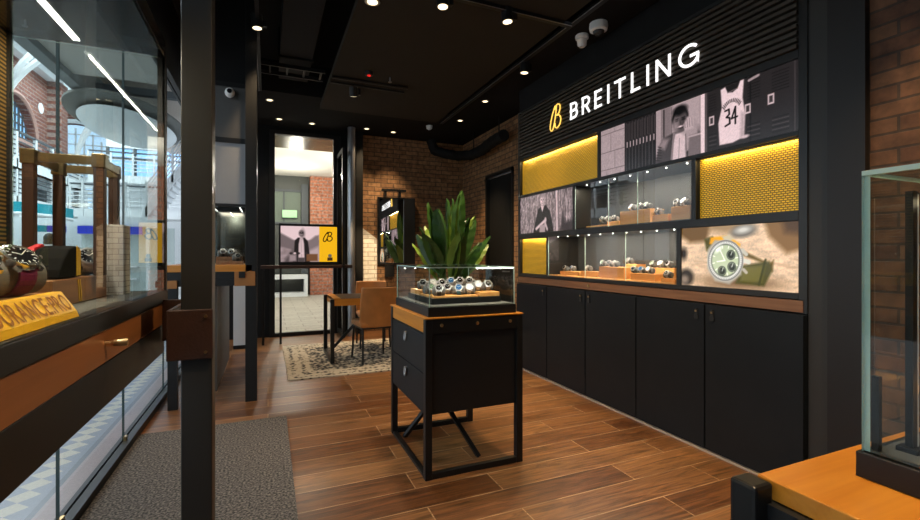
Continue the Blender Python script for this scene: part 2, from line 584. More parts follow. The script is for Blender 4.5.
# ------------------------------------------------------------------ mesh builder
class MB:
    def __init__(s):
        s.v, s.f, s.m = [], [], []

    def add(s, vs, fs, mi=0):
        o = len(s.v)
        s.v += [tuple(p) for p in vs]
        for k, f in enumerate(fs):
            s.f.append(tuple(o + i for i in f))
            s.m.append(mi[k] if isinstance(mi, (list, tuple)) else mi)
        return s

    def box(s, x0, y0, z0, x1, y1, z1, mi=0, mtx=None, edge=None):
        x0, x1 = min(x0, x1), max(x0, x1)
        y0, y1 = min(y0, y1), max(y0, y1)
        z0, z1 = min(z0, z1), max(z0, z1)
        vs = [(x0, y0, z0), (x1, y0, z0), (x1, y1, z0), (x0, y1, z0), (x0, y0, z1), (x1, y0, z1), (x1, y1, z1), (x0, y1, z1)]
        fs = [(0, 3, 2, 1), (4, 5, 6, 7), (0, 1, 5, 4), (2, 3, 7, 6), (1, 2, 6, 5), (3, 0, 4, 7)]
        if edge is not None:      # thin pane: narrow faces get the edge material
            d = [x1 - x0, y1 - y0, z1 - z0]
            a = d.index(min(d))
            ax = [2, 2, 1, 1, 0, 0]
            mi = [mi if ax[i] == a else edge for i in range(6)]
        if mtx:
            vs = [mtx @ Vector(p) for p in vs]
        return s.add(vs, fs, mi)

    def cyl(s, p0, p1, r0, r1=None, n=16, mi=0):
        r1 = r0 if r1 is None else r1
        p0, p1 = Vector(p0), Vector(p1)
        z = (p1 - p0).normalized()
        x = z.orthogonal().normalized()
        y = z.cross(x)
        vs = []
        for p, r in ((p0, r0), (p1, r1)):
            for i in range(n):
                a = 2 * PI * i / n
                vs.append(p + x * r * math.cos(a) + y * r * math.sin(a))
        fs = [(i, (i + 1) % n, n + (i + 1) % n, n + i) for i in range(n)]
        fs += [tuple(range(n))[::-1], tuple(range(n, 2 * n))]
        return s.add(vs, fs, mi)

    def tube(s, pts, r, n=10, mi=0, closed=False):
        pts = [Vector(p) for p in pts]
        m = len(pts)
        rs = r if isinstance(r, (list, tuple)) else [r] * m
        vs, fs = [], []
        up = None
        for i, p in enumerate(pts):
            a = pts[(i - 1) % m] if (closed or i > 0) else p
            b = pts[(i + 1) % m] if (closed or i < m - 1) else p
            t = (b - a).normalized()
            if up is None:
                up = t.orthogonal().normalized()
            up = (up - t * up.dot(t)).normalized()
            sd = t.cross(up)
            for k in range(n):
                an = 2 * PI * k / n
                vs.append(p + up * rs[i] * math.cos(an) + sd * rs[i] * math.sin(an))
        for i in range(m if closed else m - 1):
            j = (i + 1) % m
            for k in range(n):
                fs.append((i * n + k, i * n + (k + 1) % n, j * n + (k + 1) % n, j * n + k))
        if not closed:
            fs += [tuple(range(n))[::-1], tuple((m - 1) * n + k for k in range(n))]
        return s.add(vs, fs, mi)

    def lathe(s, prof, c=(0, 0, 0), n=24, mi=0, mtx=None):
        vs, fs = [], []
        for r, z in prof:
            for k in range(n):
                a = 2 * PI * k / n
                vs.append(Vector((r * math.cos(a), r * math.sin(a), z)))
        for i in range(len(prof) - 1):
            for k in range(n):
                fs.append((i * n + k, i * n + (k + 1) % n, (i + 1) * n + (k + 1) % n, (i + 1) * n + k))
        fs += [tuple(range(n))[::-1], tuple((len(prof) - 1) * n + k for k in range(n))]
        if mtx:
            vs = [mtx @ p for p in vs]
        vs = [p + Vector(c) for p in vs]
        return s.add(vs, fs, mi)

    def ell(s, c, r, n=16, m=10, mi=0, mtx=None):
        vs, fs = [], []
        for i in range(m + 1):
            t = PI * i / m
            for k in range(n):
                a = 2 * PI * k / n
                p = Vector((r[0] * math.sin(t) * math.cos(a), r[1] * math.sin(t) * math.sin(a), r[2] * math.cos(t)))
                vs.append((mtx @ p if mtx else p) + Vector(c))
        for i in range(m):
            for k in range(n):
                fs.append((i * n + k, (i + 1) * n + k, (i + 1) * n + (k + 1) % n, i * n + (k + 1) % n))
        return s.add(vs, fs, mi)

    def prism(s, poly, f, t0, t1, mi=0):
        """poly 2-D, f(a,b,t)->3-D"""
        n = len(poly)
        vs = [f(a, b, t0) for a, b in poly] + [f(a, b, t1) for a, b in poly]
        fs = [(i, (i + 1) % n, n + (i + 1) % n, n + i) for i in range(n)]
        fs += [tuple(range(n))[::-1], tuple(range(n, 2 * n))]
        return s.add(vs, fs, mi)

    def ribbon(s, pts, wd, f, t0, t1, closed=False, mi=0):
        """flat stroke of width wd along 2-D points, extruded t0..t1"""
        P = [Vector(p) for p in pts]
        n = len(P)
        Lf, Rt = [], []
        wds = wd if isinstance(wd, (list, tuple)) else [wd] * n
        for i in range(n):
            a = P[(i - 1) % n] if (closed or i) else P[i]
            b = P[(i + 1) % n] if (closed or i < n - 1) else P[i]
            d1 = (P[i] - a).normalized() if (P[i] - a).length > 0 else (b - P[i]).normalized()
            d2 = (b - P[i]).normalized() if (b - P[i]).length > 0 else d1
            nn = Vector((-(d1 + d2).y, (d1 + d2).x))
            nn = nn.normalized() if nn.length > 1e-6 else Vector((-d1.y, d1.x))
            c = max(0.45, nn.dot(Vector((-d1.y, d1.x))))
            h = wds[i] / 2 / c
            Lf.append(P[i] + nn * h)
            Rt.append(P[i] - nn * h)
        vs = []
        for q in (t0, t1):
            for i in range(n):
                vs += [f(Lf[i].x, Lf[i].y, q), f(Rt[i].x, Rt[i].y, q)]
        fs = []
        m = 2 * n
        for i in range(n if closed else n - 1):
            j = (i + 1) % n
            a, b, c, d = 2 * i, 2 * i + 1, 2 * j + 1, 2 * j
            fs += [(a, b, c, d), (m + a, m + d, m + c, m + b), (a, d, m + d, m + a), (b, m + b, m + c, c)]
        if not closed:
            fs += [(0, m, m + 1, 1), (m - 2, m - 1, 2 * m - 1, 2 * m - 2)]
        return s.add(vs, fs, mi)


def world_off(o):
    v = Vector((0, 0, 0))
    while o:
        v += Vector(o.location)
        o = o.parent
    return v


def obj(name, mb, m, parent=None, smooth=False, bevel=0.0, sub=0):
    me = bpy.data.meshes.new(name)
    off = world_off(parent) if parent else Vector((0, 0, 0))
    if parent is None:          # a lone mesh: origin at its base centre
        a = np.array(mb.v)
        lo, hi = a.min(0), a.max(0)
        off = Vector(((lo[0] + hi[0]) / 2, (lo[1] + hi[1]) / 2, lo[2]))
    me.from_pydata([tuple(Vector(p) - off) for p in mb.v], [], mb.f)
    for q in (m if isinstance(m, (list, tuple)) else [m]):
        me.materials.append(M[q] if isinstance(q, str) else q)
    me.polygons.foreach_set('material_index', mb.m)
    if smooth:
        me.polygons.foreach_set('use_smooth', [True] * len(mb.f))
        me.set_sharp_from_angle(angle=R(40))
    me.update()
    o = bpy.data.objects.new(name, me)
    COL.objects.link(o)
    if parent:
        o.parent = parent
    else:
        o.location = off
    if bevel:
        b = o.modifiers.new('bevel', 'BEVEL')
        b.width = bevel
        b.segments = 2
        b.limit_method = 'ANGLE'
    if sub:
        q = o.modifiers.new('sub', 'SUBSURF')
        q.levels = q.render_levels = sub
    return o


def tag(o, label, cat, group=None):
    o['label'] = label
    o['category'] = cat
    if group:
        o['group'] = group
    return o


def thing(name, label, cat, loc=(0, 0, 0), group=None):
    o = bpy.data.objects.new(name, None)
    o.empty_display_size = 0.1
    COL.objects.link(o)
    o.location = loc
    return tag(o, label, cat, group)


def struct(name, mb, m, parent=None, **k):
    o = obj(name, mb, m, parent, **k)
    if not parent:
        o['kind'] = 'structure'
    return o


def bx(*a, **k):
    return MB().box(*a, **k)


def copy_tree(o, parent=None, loc=None, rz=None, label=None, group=None):
    c = o.copy()
    COL.objects.link(c)
    if parent:
        c.parent = parent
    if loc is not None:
        c.location = loc
    if rz is not None:
        c.rotation_euler = (0, 0, rz)
    if label:
        c['label'] = label
    if group:
        c['group'] = group
    for ch in list(o.children):
        copy_tree(ch, c)
    return c


def text_mesh(s, size=1.0, bold=0.0, align='LEFT', spacing=1.0):
    cu = bpy.data.curves.new('txt', 'FONT')
    cu.body = s
    cu.size = size
    cu.offset = bold
    cu.align_x = align
    cu.space_character = spacing
    cu.resolution_u = 3
    o = bpy.data.objects.new('txt', cu)
    COL.objects.link(o)
    bpy.context.view_layer.update()
    me = bpy.data.meshes.new_from_object(o)
    vs = [tuple(v.co) for v in me.vertices]
    fs = [tuple(p.vertices) for p in me.polygons]
    bpy.data.objects.remove(o)
    bpy.data.curves.remove(cu)
    bpy.data.meshes.remove(me)
    return vs, fs


# emblem: slanted script B, unit height
def emblem_paths():
    def cat(P, n=7):
        P = [Vector(p) for p in P]
        out = []
        for i in range(len(P) - 1):
            a, b, c, d = P[max(0, i - 1)], P[i], P[i + 1], P[min(len(P) - 1, i + 2)]
            for k in range(n):
                t = k / n
                out.append(0.5 * ((2 * b) + (c - a) * t + (2 * a - 5 * b + 4 * c - d) * t * t + (-a + 3 * b - 3 * c + d) * t ** 3))
        out.append(P[-1])
        return [(p.x, p.y) for p in out]
    loop = cat([(0.30, 0.95), (0.14, 0.62), (0.03, 0.25), (0.05, 0.03), (0.16, 0.02), (0.25, 0.25), (0.33, 0.60), (0.36, 0.92)])
    bowl = cat([(0.28, 0.80), (0.38, 0.95), (0.52, 0.93), (0.57, 0.78), (0.50, 0.60), (0.38, 0.53)])
    bowl2 = cat([(0.38, 0.54), (0.52, 0.50), (0.60, 0.35), (0.56, 0.15), (0.42, 0.03), (0.30, 0.10), (0.30, 0.24)])
    return [loop, bowl, bowl2]


# ------------------------------------------------------------------ painted prints (colour per vertex on a flat grid)
class Cv:
    def __init__(s, w, h, n, bg):
        s.w, s.h = w, h            # real metres -> canvas units with height 1
        s.ny = n
        s.nx = int(n * w / h)
        xs = (np.arange(s.nx + 1)) / s.ny
        ys = np.arange(s.ny + 1) / s.ny
        s.W = s.nx / s.ny
        s.X, s.Y = np.meshgrid(xs, ys)
        s.a = np.zeros((s.ny + 1, s.nx + 1, 3)) + np.array(bg)

    def put(s, d, col, soft=0.012):
        k = np.clip(0.5 - d / (2 * soft), 0, 1)[..., None]
        s.a = s.a * (1 - k) + np.array(col) * k

    def ell(s, cx, cy, rx, ry, col, rot=0, soft=0.012):
        c, n = math.cos(R(rot)), math.sin(R(rot))
        x, y = s.X - cx, s.Y - cy
        u, v = (x * c + y * n) / rx, (-x * n + y * c) / ry
        s.put((np.sqrt(u * u + v * v) - 1) * min(rx, ry), col, soft)

    def ring(s, cx, cy, rx, ry, wd, col, rot=0, soft=0.008):
        c, n = math.cos(R(rot)), math.sin(R(rot))
        x, y = s.X - cx, s.Y - cy
        u, v = (x * c + y * n) / rx, (-x * n + y * c) / ry
        s.put(np.abs((np.sqrt(u * u + v * v) - 1) * min(rx, ry)) - wd / 2, col, soft)

    def line(s, x0, y0, x1, y1, wd, col, soft=0.008):
        dx, dy = x1 - x0, y1 - y0
        t = np.clip(((s.X - x0) * dx + (s.Y - y0) * dy) / (dx * dx + dy * dy + 1e-9), 0, 1)
        s.put(np.hypot(s.X - x0 - t * dx, s.Y - y0 - t * dy) - wd / 2, col, soft)

    def path(s, P, wd, col, soft=0.008):
        for a, b in zip(P, P[1:]):
            s.line(*a, *b, wd, col, soft)

    def poly(s, P, col, soft=0.012):
        d = np.full(s.X.shape, 1e9)
        ins = np.zeros(s.X.shape, bool)
        n = len(P)
        for i in range(n):
            (x0, y0), (x1, y1) = P[i], P[(i + 1) % n]
            dx, dy = x1 - x0, y1 - y0
            t = np.clip(((s.X - x0) * dx + (s.Y - y0) * dy) / (dx * dx + dy * dy + 1e-9), 0, 1)
            d = np.minimum(d, np.hypot(s.X - x0 - t * dx, s.Y - y0 - t * dy))
            if y0 != y1:
                c = ((y0 > s.Y) != (y1 > s.Y)) & (s.X < (x1 - x0) * (s.Y - y0) / (y1 - y0) + x0)
                ins ^= c
        s.put(np.where(ins, -d, d), col, soft)

    def rect(s, x0, y0, x1, y1, col, soft=0.008):
        s.poly([(x0, y0), (x1, y0), (x1, y1), (x0, y1)], col, soft)

    def noise(s, amt, sx=1, sy=1, seed=0):
        g = np.random.RandomState(seed)
        a = g.rand(max(2, s.a.shape[0] // sy + 2), max(2, s.a.shape[1] // sx + 2))
        yi = np.arange(s.a.shape[0]) / sy
        xi = np.arange(s.a.shape[1]) / sx
        y0, x0 = yi.astype(int), xi.astype(int)
        fy, fx = (yi - y0)[:, None], (xi - x0)[None, :]
        b = a[np.ix_(y0, x0)] * (1 - fy) * (1 - fx) + a[np.ix_(y0 + 1, x0)] * fy * (1 - fx) + a[np.ix_(y0, x0 + 1)] * (1 - fy) * fx + a[np.ix_(y0 + 1, x0 + 1)] * fy * fx
        s.a = np.clip(s.a * (1 + amt * (b[..., None] - 0.5) * 2), 0, 1)

    def lin(s):
        return np.where(s.a <= 0.04045, s.a / 12.92, ((s.a + 0.055) / 1.055) ** 2.4)

    def mesh(s, name, f, m, parent):
        """f(sx in 0..1, sy in 0..1) -> world point"""
        ny, nx = s.a.shape[:2]
        off = world_off(parent)
        vs = []
        for j in range(ny):
            for i in range(nx):
                p = f(i / (nx - 1), j / (ny - 1))
                vs.append((p[0] - off[0], p[1] - off[1], p[2] - off[2]))
        fs = [(j * nx + i, j * nx + i + 1, (j + 1) * nx + i + 1, (j + 1) * nx + i) for j in range(ny - 1) for i in range(nx - 1)]
        me = bpy.data.meshes.new(name)
        me.from_pydata(vs, [], fs)
        at = me.color_attributes.new('print', 'FLOAT_COLOR', 'POINT')
        c = np.ones((ny * nx, 4), np.float32)
        c[:, :3] = s.lin().reshape(-1, 3)
        at.data.foreach_set('color', c.ravel())
        me.materials.append(M[m])
        o = bpy.data.objects.new(name, me)
        COL.objects.link(o)
        o.parent = parent
        return o


# ================================================================== THE SHOP'S SHELL
CZ = 3.35
XR = 2.68      # face of the display wall
XB = 3.35      # brick wall further back on the right
YB = 7.72      # back wall
XG = -0.9      # shopfront glass on the left
struct('floor', bx(-0.9, -1.6, -0.1, 3.5, 7.9, 0), 'floor')
for q in ((-0.95, 6.15, CZ, 3.5, 7.9, CZ + 0.1), (2.42, -1.6, CZ, 3.5, 6.15, CZ + 0.1), (-0.95, -1.6, 3.752, 2.42, 6.15, 3.85), (-0.95, 6.1, CZ, 2.42, 6.15, 3.75)):
    struct('ceiling', bx(*q), 'ceil')
struct('ceiling', bx(0.62, 0.2, 3.2, 2.22, 6.08, 3.26), 'raft')['label'] = 'grey suspended ceiling panel'
struct('wall_back', bx(1.45, YB, 0, 3.45, YB + 0.15, CZ), 'brick_in')
struct('wall_right', MB().box(XB, 4.56, 0, XB + 0.12, 5.85, CZ).box(XB, 6.70, 0, XB + 0.12, YB, CZ).box(XB, 5.85, 2.58, XB + 0.12, 6.70, CZ), 'brick_side')
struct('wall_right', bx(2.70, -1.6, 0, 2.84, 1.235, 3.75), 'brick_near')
struct('wall_right', bx(2.66, 1.235, 0, 2.86, 1.395, 3.75), 'brownwall')
struct('wall_right', MB().box(2.69, 1.395, 0, 2.9, 1.50, 3.75), mat('dark_return', (0.030, 0.027, 0.023), 0.5))['label'] = 'narrow dark grey return beside the display wall'
struct('wall_rear', bx(-0.95, -1.7, 0, 3.0, -1.6, 3.75), 'darkwall')
struct('wall_right', MB().box(XR + 0.02, 1.50, 2.95, XR + 0.2, 4.56, 3.75).box(XR + 0.45, 1.50, 0, XR + 0.5, 4.56, 2.95), 'darkwall')['label'] = 'dark wall above and behind the display wall'
struct('wall_back', MB().box(-0.95, YB, 0, 0.02, YB + 0.15, 3.75).box(1.12, YB, 0, 1.45, YB + 0.15, CZ).box(0.02, YB, 3.28, 1.12, YB + 0.15, CZ), 'darkwall')
d = struct('door_1', MB().box(XB + 0.03, 5.88, 0.02, XB + 0.08, 6.67, 2.55), 'darkwall')
struct('door_frame', MB().box(XB - 0.02, 5.82, 0, XB + 0.05, 5.87, 2.6).box(XB - 0.02, 6.68, 0, XB + 0.05, 6.73, 2.6).box(XB - 0.02, 5.82, 2.56, XB + 0.05, 6.73, 2.61), 'black', d)
struct('door_handle', MB().cyl((XB + 0.0, 5.95, 1.05), (XB - 0.05, 5.95, 1.05), 0.008).cyl((XB - 0.05, 5.95, 1.05), (XB - 0.05, 6.07, 1.05), 0.009), 'satin', d)
struct('baseboard_right', MB().box(XR - 0.03, 1.50, 0, XR - 0.004, 4.56, 0.012), mat('pale_floor_trim', (0.42, 0.35, 0.31), 0.5))
# shopfront glass (window_1): panes between clamped joints, floor track
w1 = struct('window_1', MB().box(XG - 0.03, -1.6, 0.0, XG + 0.05, 7.72, 0.05).box(XG - 0.03, -1.6, 3.02, XG + 0.05, 7.72, 3.75), 'black')
ys = [-1.6, -0.1, 0.9, 1.75, 2.66, 3.69, 4.95, 6.2, 7.7]
for a, b in zip(ys, ys[1:]):
    struct('window_pane', bx(XG - 0.006, a + 0.004, 0.05, XG + 0.006, b - 0.004, 3.02, edge=1), ['shopglass', 'edgedark'], w1)
for y in (2.66, 3.69, 2.0):
    struct('floor_clamp', MB().box(XG + 0.006, y - 0.02, 0.045, XG + 0.02, y + 0.02, 0.075), 'brass', w1)
# back window (window_2)
w2 = struct('window_2', MB().box(0.02, YB - 0.03, 0, 0.10, YB + 0.06, 3.28).box(1.0, YB - 0.03, 0, 1.12, YB + 0.06, 3.28).box(0.10, YB - 0.03, 0, 1.0, YB + 0.06, 0.06).box(0.10, YB - 0.03, 3.22, 1.0, YB + 0.06, 3.28), 'black')
struct('window_pane', bx(0.10, YB, 0.06, 1.0, YB + 0.01, 3.22, edge=1), ['shopglass', 'edgedark'], w2)
d2 = struct('door_2', MB().box(1.05, 7.05, 0.03, 1.09, 7.11, 2.95).box(1.05, 7.60, 0.03, 1.09, 7.66, 2.95).box(1.05, 7.11, 2.88, 1.09, 7.60, 2.95).box(1.05, 7.11, 0.03, 1.09, 7.60, 0.10), 'black')
struct('window_pane', bx(1.065, 7.11, 0.10, 1.075, 7.60, 2.88, edge=1), ['shopglass', 'edgedark'], d2)
struct('trim_1', MB().cyl((1.235, 7.35, 0), (1.235, 7.35, CZ), 0.06, n=24), 'satin', smooth=True)['label'] = 'round brushed steel column'
struct('trim_2', MB().box(1.34, 7.50, 0, 1.45, YB, CZ), 'darkwall')

# ================================================================== DISPLAY WALL
YL, YN = 4.56, 1.50
DW = thing('display_wall', 'tall dark built-in display wall with pictures and glass showcases, along the right wall', 'display shelving', (XR, 3.03, 0))
fr = MB()
Z = [1.06, 1.087, 1.488, 1.545, 1.955, 1.985, 2.385, 2.43]
XD = 3.08
fr.box(XR, YL - 0.04, 0.98, XD, YL, 2.95)                 # far end
fr.box(XR, YN, 0.98, XD, YN + 0.045, 2.95)                 # near end
for a, b in ((1.055, 1.087), (1.49, 1.543), (1.957, 1.985), (2.385, 2.432), (2.93, 2.95)):
    fr.box(XR, YN + 0.045, a, XD, YL - 0.04, b)
for y, a, b in ((3.17, 1.985, 2.385), (3.523, 1.543, 1.957), (2.207, 1.543, 1.957), (3.966, 1.087, 1.49), (2.330, 1.087, 1.49)):
    fr.box(XR, y - 0.018, a, XD, y + 0.018, b)
obj('frame', fr, 'frame', DW, bevel=0.002)
obj('wood_band', MB().box(XR - 0.004, YN + 0.02, 0.985, XR + 0.02, YL - 0.02, 1.05), 'stripwood', DW)
obj('bolt', MB().cyl((XR - 0.012, 3.30, 1.018), (XR, 3.30, 1.018), 0.012), 'brass', DW)
obj('back_panel', MB().box(XD, YN, 0.98, XD + 0.02, YL, 2.95), 'darkwall', DW)
sl = MB()
for k in range(13):
    z = 2.437 + k * 0.0375
    sl.box(XR - 0.018, YN + 0.045, z, XR + 0.02, YL - 0.04, z + 0.020)
sl.box(XR + 0.02, YN + 0.045, 2.43, XR + 0.03, YL - 0.04, 2.93)
obj('slat_panel', sl, mat('dark_bronze_slats', (0.055, 0.042, 0.03), 0.45), DW)

# base cabinets
def pull(parent, y, z, x=XR - 0.025):
    h = MB()
    h.cyl((x + 0.005, y, z + 0.028), (x - 0.012, y, z + 0.028), 0.010)
    h.box(x - 0.008, y - 0.011, z - 0.002, x - 0.003, y + 0.011, z + 0.03)
    h.prism([(-0.014, -0.034), (0.014, -0.034), (0.017, -0.012), (0.011, 0.0), (-0.011, 0.0), (-0.017, -0.012)], lambda a, b, t: (x - t, y + a, z + b), 0.003, 0.010)
    q = obj('handle', h, 'blackst', parent)
    obj('rivet', MB().cyl((x - 0.010, y, z + 0.02), (x - 0.015, y, z + 0.02), 0.007, n=12), 'brass', q)


cabs = [((3.945, 4.555), ((3.945, 4.555, 'n'),), 'far end, single door beside the black doorway'),
        ((2.712, 3.940), ((3.328, 3.940, 'n'), (2.712, 3.322, 'f')), 'middle, two doors under the lower glass showcase'),
        ((1.505, 2.707), ((2.108, 2.707, 'n'), (1.505, 2.102, 'f')), 'nearest, two doors under the green watch picture')]
for (a, b), doors, lb in cabs:
    c = thing('base_cabinet', 'charcoal base cabinet with leather pulls, ' + lb, 'cabinet', (XR, (a + b) / 2, 0), 'charcoal cabinets under the display wall')
    obj('body', MB().box(XR, a, 0.05, XR + 0.36, b, 0.975).box(XR + 0.02, a, 0, XR + 0.34, b, 0.05), 'blackfin', c)
    for (y0, y1, side) in doors:
        dd = obj('door', bx(XR - 0.022, y0 + 0.003, 0.02, XR, y1 - 0.003, 0.972), 'doorcab', c, bevel=0.0015)
        pull(dd, y0 + 0.055 if side == 'n' else y1 - 0.055, 0.905, XR - 0.022)

# golden mesh panels
def wirepanel(y0, y1, z0, z1, lb):
    t = thing('mesh_panel', lb, 'wall panel', (XR + 0.03, (y0 + y1) / 2, z0), 'golden mesh panels of the display wall')
    obj('wire_mesh', bx(XR + 0.035, y0 + 0.004, z0 + 0.004, XR + 0.045, y1 - 0.004, z1 - 0.004), 'wire', t)
    obj('frame', MB().box(XR + 0.02, y0, z0, XR + 0.05, y1, z0 + 0.006).box(XR + 0.02, y0, z1 - 0.006, XR + 0.05, y1, z1).box(XR + 0.02, y0, z0, XR + 0.05, y0 + 0.006, z1).box(XR + 0.02, y1 - 0.006, z0, XR + 0.05, y1, z1), 'frame', t)
    lamp('strip_light', 'AREA', (XR + 0.018, (y0 + y1) / 2, z1 - 0.012), 2.2 * (y1 - y0), (1, 0.8, 0.4), (XR + 0.045, (y0 + y1) / 2, z0 + 0.1), y1 - y0 - 0.05, 0.01, parent=t)


wirepanel(3.188, 4.52, 1.985, 2.385, 'wide golden wire mesh panel, top left under the shop sign')
wirepanel(1.545, 2.189, 1.543, 1.957, 'tall golden wire mesh panel between the jersey picture and the watch picture')
wirepanel(3.984, 4.52, 1.087, 1.49, 'small golden wire mesh panel at the lower far corner')

PK = lambda v: tuple(v * c for c in (1.0, 0.875, 0.885))     # the prints' pinkish grey


def head(cv, x, y, r, skin, dark, hair, bald=False):
    if not bald:
        cv.ell(x, y + r * 0.36, r * 0.80, r * 0.78, hair, soft=0.02)
    cv.ell(x, y, r * 0.70, r * 0.92, skin, soft=0.02)
    if not bald:
        cv.ell(x, y + r * 0.95, r * 0.68, r * 0.42, hair, soft=0.03)
    cv.ell(x + r * 0.38, y - r * 0.1, r * 0.26, r * 0.6, tuple(0.66 * q for q in skin), soft=0.06)
    for s in (-1, 1):
        cv.ell(x + s * r * 0.32, y + r * 0.12, r * 0.13, r * 0.07, dark)
        cv.line(x + s * r * 0.18, y + r * 0.27, x + s * r * 0.46, y + r * 0.27, r * 0.07, dark)
    cv.line(x, y + r * 0.05, x + r * 0.04, y - r * 0.2, r * 0.1, tuple(0.6 * q for q in skin), 0.015)
    cv.ell(x, y - r * 0.45, r * 0.34, r * 0.13, dark)
    cv.ell(x, y - r * 0.42, r * 0.28, r * 0.075, PK(0.95))


# ---- picture 1: locker room
cv = Cv(1.58, 0.4, 130, PK(0.13))
Wd = cv.W
cv.rect(-0.1, -0.1, 0.70, 1.1, PK(0.62))
cv.noise(0.06, 3, 3, 5)
for y in (0.12, 0.50, 0.90):
    cv.line(0, y, 0.70, y, 0.012, PK(0.34))
for i, y0 in enumerate((-0.1, 0.12, 0.50, 0.90)):
    y1 = (0.12, 0.50, 0.90, 1.1)[i]
    x = (0.18, 0.42, 0.30, 0.42)[i]
    cv.line(x, y0, x, y1, 0.012, PK(0.42))
cv.rect(0.70, -0.1, 1.50, 1.1, PK(0.10))
for k in range(9):
    x = 0.74 + k * 0.085
    cv.line(x, 0, x, 1, 0.018, PK(0.26))
    cv.line(x + 0.03, 0.48, x + 0.03, 0.58, 0.02, PK(0.75))
    cv.line(x + 0.05, 0.62, x + 0.05, 0.95, 0.012, PK(0.33))
cv.rect(1.50, -0.1, 1.62, 1.1, PK(0.62))
cv.rect(1.62, -0.1, 2.45, 1.1, PK(0.50))
cv.rect(1.66, 0.30, 1.86, 0.98, PK(0.24))
cv.rect(1.70, 0.0, 1.84, 1.1, PK(0.46))
cv.poly([(1.86, 1.1), (2.45, 1.1), (2.45, 0.5), (1.86, 0.4)], PK(0.64), 0.05)
# man in a leather jacket, hand at his cheek
cv.poly([(1.46, -0.1), (1.56, 0.30), (1.66, 0.44), (1.92, 0.50), (2.30, 0.48), (2.46, 0.34), (2.50, -0.1)], PK(0.24), 0.02)
cv.poly([(1.55, 0.30), (1.66, 0.44), (1.80, 0.40), (1.70, 0.22)], PK(0.52), 0.04)
cv.poly([(1.86, -0.1), (1.88, 0.30), (1.93, 0.46), (2.16, 0.48), (2.14, 0.2), (2.16, -0.1)], PK(0.78), 0.02)
cv.line(2.0, -0.05, 2.02, 0.36, 0.012, PK(0.5))
cv.line(1.90, 0.47, 1.85, 0.02, 0.04, PK(0.48))
cv.line(2.15, 0.40, 2.19, 0.0, 0.03, PK(0.12))
for k in range(6):
    cv.line(1.50 + 0.01 * k, 0.06 + 0.05 * k, 1.62, 0.03 + 0.05 * k, 0.014, PK(0.14))
head(cv, 2.03, 0.66, 0.215, PK(0.34), PK(0.04), PK(0.03))
cv.ell(1.94, 0.60, 0.05, 0.08, PK(0.55), soft=0.05)
cv.poly([(2.16, 0.10), (2.14, 0.42), (2.13, 0.60), (2.22, 0.70), (2.34, 0.62), (2.38, 0.44), (2.40, 0.10)], PK(0.60), 0.02)
cv.poly([(2.13, 0.46), (2.10, 0.58), (2.18, 0.70), (2.30, 0.66), (2.30, 0.48)], PK(0.70), 0.02)
for k in range(4):
    cv.line(2.14 + 0.045 * k, 0.52, 2.12 + 0.05 * k, 0.66, 0.010, PK(0.40))
cv.poly([(2.18, -0.1), (2.22, 0.36), (2.44, 0.36), (2.44, -0.1)], PK(0.42), 0.02)
cv.line(2.20, 0.34, 2.44, 0.34, 0.03, PK(0.66))
cv.rect(2.44, -0.1, 2.52, 1.1, PK(0.86))
cv.rect(2.52, -0.1, Wd + 0.1, 1.1, PK(0.14))
cv.rect(2.52, -0.1, 2.56, 1.1, PK(0.30))
cv.line(3.28, 0, 3.28, 1, 0.02, PK(0.06))
cv.line(3.90, 0, 3.90, 1, 0.015, PK(0.24))
for (x0, x1) in ((2.60, 2.72), (3.24, 3.42), (3.60, 3.82)):
    for k in range(7):
        cv.line(x0, 0.66 + 0.045 * k, x1, 0.66 + 0.045 * k, 0.012, PK(0.06))
        cv.line(x0, 0.06 + 0.035 * k, x1, 0.06 + 0.035 * k, 0.010, PK(0.28 if k % 2 else 0.07))
for x, y in ((2.64, 0.50), (3.24, 0.52), (3.58, 0.56)):
    cv.rect(x - 0.045, y - 0.075, x + 0.045, y + 0.075, PK(0.80))
    cv.rect(x - 0.026, y - 0.05, x + 0.026, y + 0.05, PK(0.22))
# the jersey
cv.poly([(2.78, 0.06), (2.76, 0.42), (2.82, 0.66), (2.80, 0.96), (2.88, 0.98), (2.92, 0.88), (3.00, 0.86), (3.08, 0.90), (3.12, 1.0), (3.18, 1.0), (3.16, 0.72), (3.20, 0.46), (3.18, 0.10), (3.0, 0.05)], PK(0.86), 0.012)
cv.poly([(2.88, 0.98), (2.92, 0.88), (3.00, 0.86), (3.08, 0.90), (3.12, 1.0)], PK(0.10))
cv.line(2.92, 0.875, 3.08, 0.895, 0.016, PK(0.4))
cv.poly([(3.12, 0.1), (3.14, 0.5), (3.19, 0.46), (3.18, 0.10)], PK(0.66), 0.03)
for k in range(13):                                # arched lettering
    a = R(150 - 10 * k)
    cx, cy = 2.985 + 0.155 * math.cos(a), 0.555 + 0.17 * math.sin(a)
    cv.line(cx - 0.03 * math.cos(a) * 0.6, cy - 0.018, cx + 0.03 * math.cos(a) * 0.6, cy + 0.026, 0.014, PK(0.12), 0.006)
